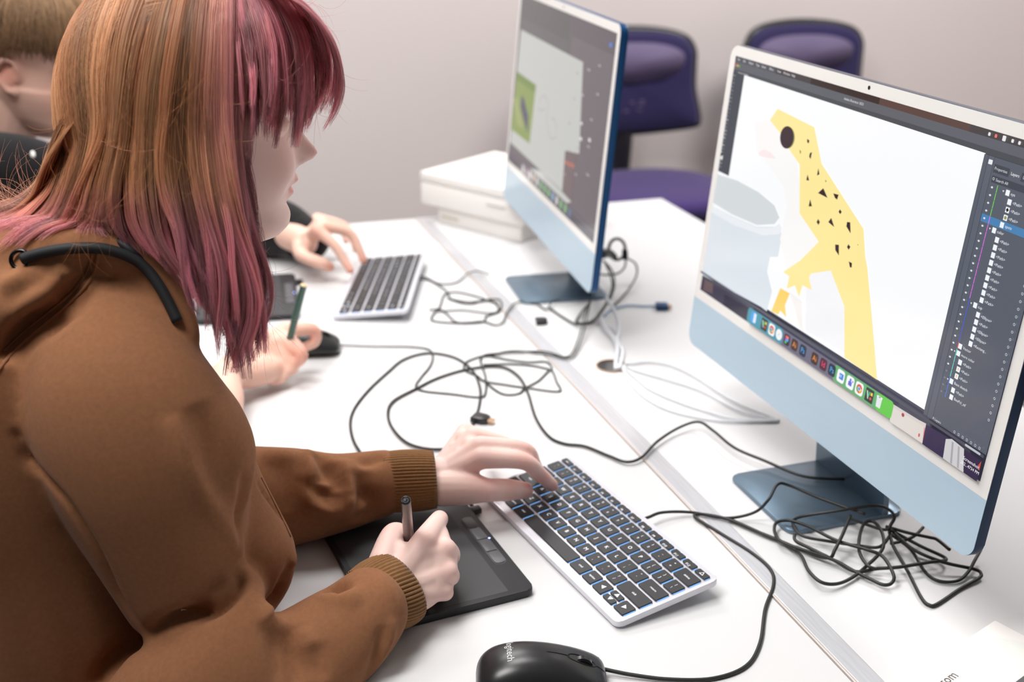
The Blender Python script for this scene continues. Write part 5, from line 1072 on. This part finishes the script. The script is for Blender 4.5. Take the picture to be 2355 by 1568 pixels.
# drape: keep every strand outside the skull and off the shoulder
hbv = BVHTree.FromPolygons([tuple(p.co) for p in hoodie.data.vertices], [tuple(p.vertices) for p in hoodie.data.polygons])
def push_out(Wp, e=.5):
    e = 1.04+.09*np.broadcast_to(np.asarray(e, float), (len(Wp),))[:, None, None]
    Ri = np.array(HM.to_3x3()).T; L = (Wp-hcn) @ Ri.T; ax = np.array([.098, .083, .120]); c0 = np.array([-.003, 0, .004])
    q = (L-c0)/ax; n = np.linalg.norm(q, axis=-1, keepdims=True); f_ = np.where((n < e) & (L[..., 2:3] > -.02), e/np.maximum(n, 1e-3), 1); f_ = np.minimum(f_, 1.6)
    return ((q*f_)*ax+c0) @ Ri+hcn if False else ((q*f_)*ax+c0) @ np.array(HM.to_3x3()).T+hcn
s1, e1 = SL_[0]; e2 = SL_[1][1]; ib = np.where(s1 < .12)[0]; ub = rng.uniform(0, 1, (len(ib), 1, 1)); W5 = W1[ib]*(1-ub)+mirror(W1[ib])*ub   # nape: between the two silhouettes
def snap(Wp, e):                           # the long side hair follows a rounded head-of-hair shape above the ears
    R = np.array(HM.to_3x3()); L = (Wp-hcn) @ np.linalg.inv(R).T; ax = np.array([.091, .0895, .127]); c0 = np.array([-.008, 0, .006]); q = (L-c0)/ax; n = np.linalg.norm(q, axis=-1, keepdims=True)
    w_ = np.clip((L[..., 2:3]+.060)/.10, 0, 1); w_ = w_*w_*(3-2*w_)*np.clip((.060-L[..., 0:1])/.04, 0, 1); e = .97+.13*np.broadcast_to(np.asarray(e, float), (len(Wp),))[:, None, None]
    return (q*(1+(e/n-1)*w_)*ax+c0) @ R.T+hcn
W1 = snap(W1, e1); W3 = snap(W3, 0); W5 = snap(W5, e1[ib])
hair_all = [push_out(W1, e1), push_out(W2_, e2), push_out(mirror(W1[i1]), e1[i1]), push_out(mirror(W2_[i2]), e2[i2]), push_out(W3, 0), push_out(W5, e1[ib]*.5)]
def settle(Wp):                            # lift points that sink into the sweatshirt
    K = Wp.shape[1]
    for i in range(0, len(Wp)):
        for k in range(12, K):
            p = Wp[i, k]
            if p[2] > .42: continue
            h = hbv.find_nearest(Vector(p), .03)
            if h[0] is not None:
                n_ = np.array(h[1]); d = (p-np.array(h[0])) @ n_
                if d < .0015: Wp[i, k] = np.array(h[0])+n_*(.0015+.004*((i*7919) % 13)/13)
    return Wp
hair_all[0] = settle(hair_all[0])
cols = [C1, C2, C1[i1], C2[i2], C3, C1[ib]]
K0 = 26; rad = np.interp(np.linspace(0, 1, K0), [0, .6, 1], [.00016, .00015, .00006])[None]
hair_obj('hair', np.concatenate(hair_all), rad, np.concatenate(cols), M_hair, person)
# loose flyaway hairs
r = np.random.default_rng(5); FW, FC = [], []
def fly(n, x0, x1, y0, y1, ang, spread, ln, dep, col):
    for _ in range(n):
        x, y = r.uniform(x0, x1), r.uniform(y0, y1); a = ang+r.normal(0, spread); l = r.uniform(*ln); cv = r.normal(0, 1.1); d = r.uniform(*dep); P = []
        for k in range(K0):
            t = k/(K0-1); aa = a+cv*t; x += l/K0*math.cos(aa); y += l/K0*math.sin(aa); P.append((x, y, d+.01*t))
        FW.append(P); FC.append(np.tile(col*r.uniform(.7, 1.3), (K0, 1)))
fly(420, -30, 170, 455, 590, 3.2, .7, (60, 190), (.94, .99), lin(222, 160, 130))
fly(90, 130, 560, 60, 500, 1.5, .5, (90, 220), (.872, .885), lin(220, 150, 100))
fly(50, 540, 740, 60, 250, 1.4, .5, (60, 160), (.89, .97), lin(224, 140, 140))
fly(26, 745, 752, 70, 180, 1.45, .12, (70, 150), (.97, 1.0), lin(190, 110, 120))
fly(60, 560, 625, 560, 760, 1.5, .6, (60, 150), (.93, .95), lin(190, 120, 130))
fly(30, 620, 740, -10, 60, .5, .5, (60, 130), (.95, 1.0), lin(220, 140, 140))
hair_obj('loose_hair', Dv(np.array(FW)), rad*.55, np.array(FC), M_hair, person)

# ---------------------------------------------------------------- second student
boy = empty('person', (-.78, .24, -.27), 0, 'student with short fair hair in a black sweatshirt, partly hidden at the left edge', 'person')
BR = Matrix.Rotation(math.radians(-8), 4, 'Z') @ Matrix.Rotation(math.radians(10), 4, 'Y')
ear = D(18, 178, 1.72); bc = Vector(ear)-(BR.to_3x3() @ Vector((-.010, -.082, -.012))); BM = Matrix.Translation(bc) @ BR
bw = lambda x, y, z: np.array(BM @ Vector((x, y, z)))
parts = place(head_vf(1.06, .4), BM)
BN = bw(-.085, 0, -.20); bSR, bSL = np.array([-.76, .09, .14]), np.array([-.74, .47, .14])
parts.append(cone_vf([bw(-.030, 0, -.055), bw(-.045, 0, -.12), BN+[.02, 0, .02]], [.060, .062, .070], 24)); bh = np.array([-.84, .26, -.27])
parts.append(cone_vf([bSR, BN-[0, 0, .03], bSL], [.05, .06, .05], 20)); parts.append(cone_vf([BN-[0, 0, .03], (BN+bh)/2, bh], [.07, .10, .11], 24))
# left hand on the far keyboard
Wb = U(702, 558, .052)
hi = [U(730, 530, .088), U(768, 562, .068), U(792, 600, .042), U(806, 622, .028)]
hm = [U(746, 520, .088), U(803, 535, .074), U(826, 574, .046), U(836, 600, .028)]
hr = [U(746, 514, .080), U(798, 528, .064), U(818, 560, .042), U(824, 582, .028)]
hl = [U(738, 514, .070), U(786, 530, .052), U(800, 550, .036), U(804, 566, .026)]
hr[1:] = [p+[0, .02, 0] for p in hr[1:]]; hl[1:] = [p+[0, .03, 0] for p in hl[1:]]; hr[0] = hr[0]+[0, .02, 0]; hl[0] = hl[0]+[0, .035, 0]
ht = [U(690, 565, .050), U(694, 588, .044), U(735, 604, .036), U(758, 614, .026)]
eb = D(420, 480, 2.12); parts += hand_vf(Wb, [hi, hm, hr, hl], ht, D(640, 530, 2.04), .024); parts.append(cone_vf([bSL, eb, D(640, 530, 2.04)], [.05, .034, .026], 16))
# right hand with the green pen
Wq = U(585, 812, .045)
qi = [U(655, 758, .068), U(720, 758, .062), U(724, 786, .044), U(694, 800, .036)]
qm = [U(652, 778, .060), U(694, 812, .050), U(680, 834, .034), U(640, 834, .030)]
qr = [U(642, 802, .048), U(676, 836, .032), U(660, 856, .020), U(620, 848, .018)]
parts.append(cone_vf([U(545, 858, .036), U(600, 852, .032), U(640, 846, .026)], [.022, .021, .014], 16))
ql = [U(628, 828, .036), U(652, 862, .020), U(632, 876, .014), U(598, 866, .014)]
qt = [U(600, 786, .058), U(632, 772, .062), U(664, 784, .056), U(690, 804, .044)]
eq = U(430, 935, .035); parts += hand_vf(Wq, [qi, qm, qr, ql], qt, U(515, 870, .042), .021); parts.append(cone_vf([bSR, eq, U(515, 870, .042)], [.05, .030, .022], 16))
v, f = remeshed(parts, .0030, 3, .45); bb = child_mesh('body', v, f, M_skinB, boy)
paint_rosy(bb, [(p, .014, .6) for p in (hi[3], hm[3], ht[3], qi[1], qm[1], qt[3], hi[0])]+[(bw(.07, -.045, -.03), .03, .5), (bw(-.01, -.078, -.01), .02, .6)]+[(bw(.09, 0, -.058), .02, .7)])
for sy in (1, -1):
    v, f = ball_vf(bw(.0665, sy*.031, .000), .0118); sub_mesh('eyeball', v, f, M_eye, bb); v, f = ball_vf(bw(.0745, sy*.0305, -.001), .0058); sub_mesh('iris', v, f, M_iris, bb)
    L = [bw(.083, sy*.018, .019), bw(.087, sy*.030, .023), bw(.078, sy*.046, .020)]; v, f = tube_vf(smooth_path(L, 4), .0024, 6); sub_mesh('eyebrow', v, f, mat('brow_fair', srgb(120, 92, 64), .8), bb)
    L = [bw(.080, sy*.020, -.001), bw(.0815, sy*.031, .004), bw(.074, sy*.043, .000)]; v, f = tube_vf(smooth_path(L, 4), .0013, 6); sub_mesh('eyelash', v, f, M_blk, bb)
# black sweatshirt
tb = cone_vf([BN-[.01, 0, .05], (BN+bh)/2-[0, 0, .02], bh], [.13, .165, .17], 30)
sh = cone_vf([bSR-[0, .01, .01], BN-[.015, 0, .055], bSL-[0, -.01, .01]], [.080, .085, .080], 26)
sl = cone_vf([bSL, eb, D(560, 515, 2.09), D(640, 522, 2.055), D(697, 545, 2.035), D(716, 548, 2.03)], [.085, .070, .058, .052, .040, .036], 24)
sr = cone_vf([bSR, eq-[.03, 0, -.01]], [.082, .058], 24)
col_r = smooth_path([BN+np.array([.075*math.cos(a)+.005, .078*math.sin(a), .030-.02*math.cos(a)]) for a in np.linspace(0, 2*math.pi, 13)], 2); cl = cone_vf(col_r, [.020]*len(col_r), 12)
hd = cone_vf([BN+[-.09, .07, .0], BN+[-.13, 0, -.01], BN+[-.09, -.07, .0]], [.040, .055, .040], 16)
nk = cone_vf([D(-60, 372, 1.76), D(40, 385, 1.70), D(115, 400, 1.72), D(200, 430, 1.80)], [.05, .05, .045, .04], 20)
v, f = remeshed([tb, sh, sl, sr, cl, hd, nk], .0070, 6, .5)
lo = (v[:, 2] < .002) & (v[:, 0] > DX0-.003); dp = lo & (v[:, 2] < -.05); v[dp, 0] = DX0-.004; v[lo & ~dp, 2] = .002
bs = child_mesh('sweatshirt', v, f, M_blackcloth, boy)
cv, cf = cone_vf([D(690, 545, 2.035), D(712, 552, 2.03)], [.042, .036], 24); sub_mesh('cuff', cv, cf, M_blackcloth, bs)
v, f = cone_vf([D(75, 352, 1.66), D(76, 358, 1.66)], [.0035, .0035], 12); sub_mesh('drawcord_tip', v, f, M_wht, bs)
# fair bowl-cut hair
r = np.random.default_rng(9); N = 5200; K = 16; ph = r.uniform(-math.pi, math.pi, N); ax = np.array([.108, .090, .126])
dph = np.abs(ph); end = np.interp(dph, [0, .7, 1.3, 1.75, 2.4, math.pi], [.47, .46, .43, .45, .60, .68])*math.pi*r.uniform(.90, 1.02, N); st_ = r.uniform(0, .38, N)*end
tt = np.linspace(0, 1, K)[None]; th_ = st_[:, None]+r.normal(0, .035, (N, 1))*tt**2+(end-st_)[:, None]*tt; swirl = ph[:, None]+.25*np.sin(tt*3+r.uniform(0, 6, (N, 1)))*.3+r.normal(0, .05, (N, 1))*tt
lift = 1+r.uniform(0, .09, (N, 1))+.05*np.sin(tt*3.1)*r.random((N, 1))
Lp = np.stack([np.sin(th_)*np.cos(swirl)*ax[0]*lift, np.sin(th_)*np.sin(swirl)*ax[1]*lift, np.cos(th_)*ax[2]*lift+.004], 2); Lp[..., 0] -= .006
Wp = Lp @ np.array(BM.to_3x3()).T+np.array(bc)
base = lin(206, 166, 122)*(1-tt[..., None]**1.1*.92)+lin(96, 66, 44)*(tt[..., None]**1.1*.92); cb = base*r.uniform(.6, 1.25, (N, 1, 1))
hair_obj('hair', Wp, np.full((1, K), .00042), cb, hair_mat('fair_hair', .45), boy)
# green pen
ptip2 = U(648, 850, .013); pen('dark green pen with a pale end in the other hand', ptip2, at_length((699, 654), ptip2, .148), mat('pen_green', srgb(52, 96, 86), .3, coat=.3), .0048, mat('pen_end_cream', srgb(226, 200, 160), .4))
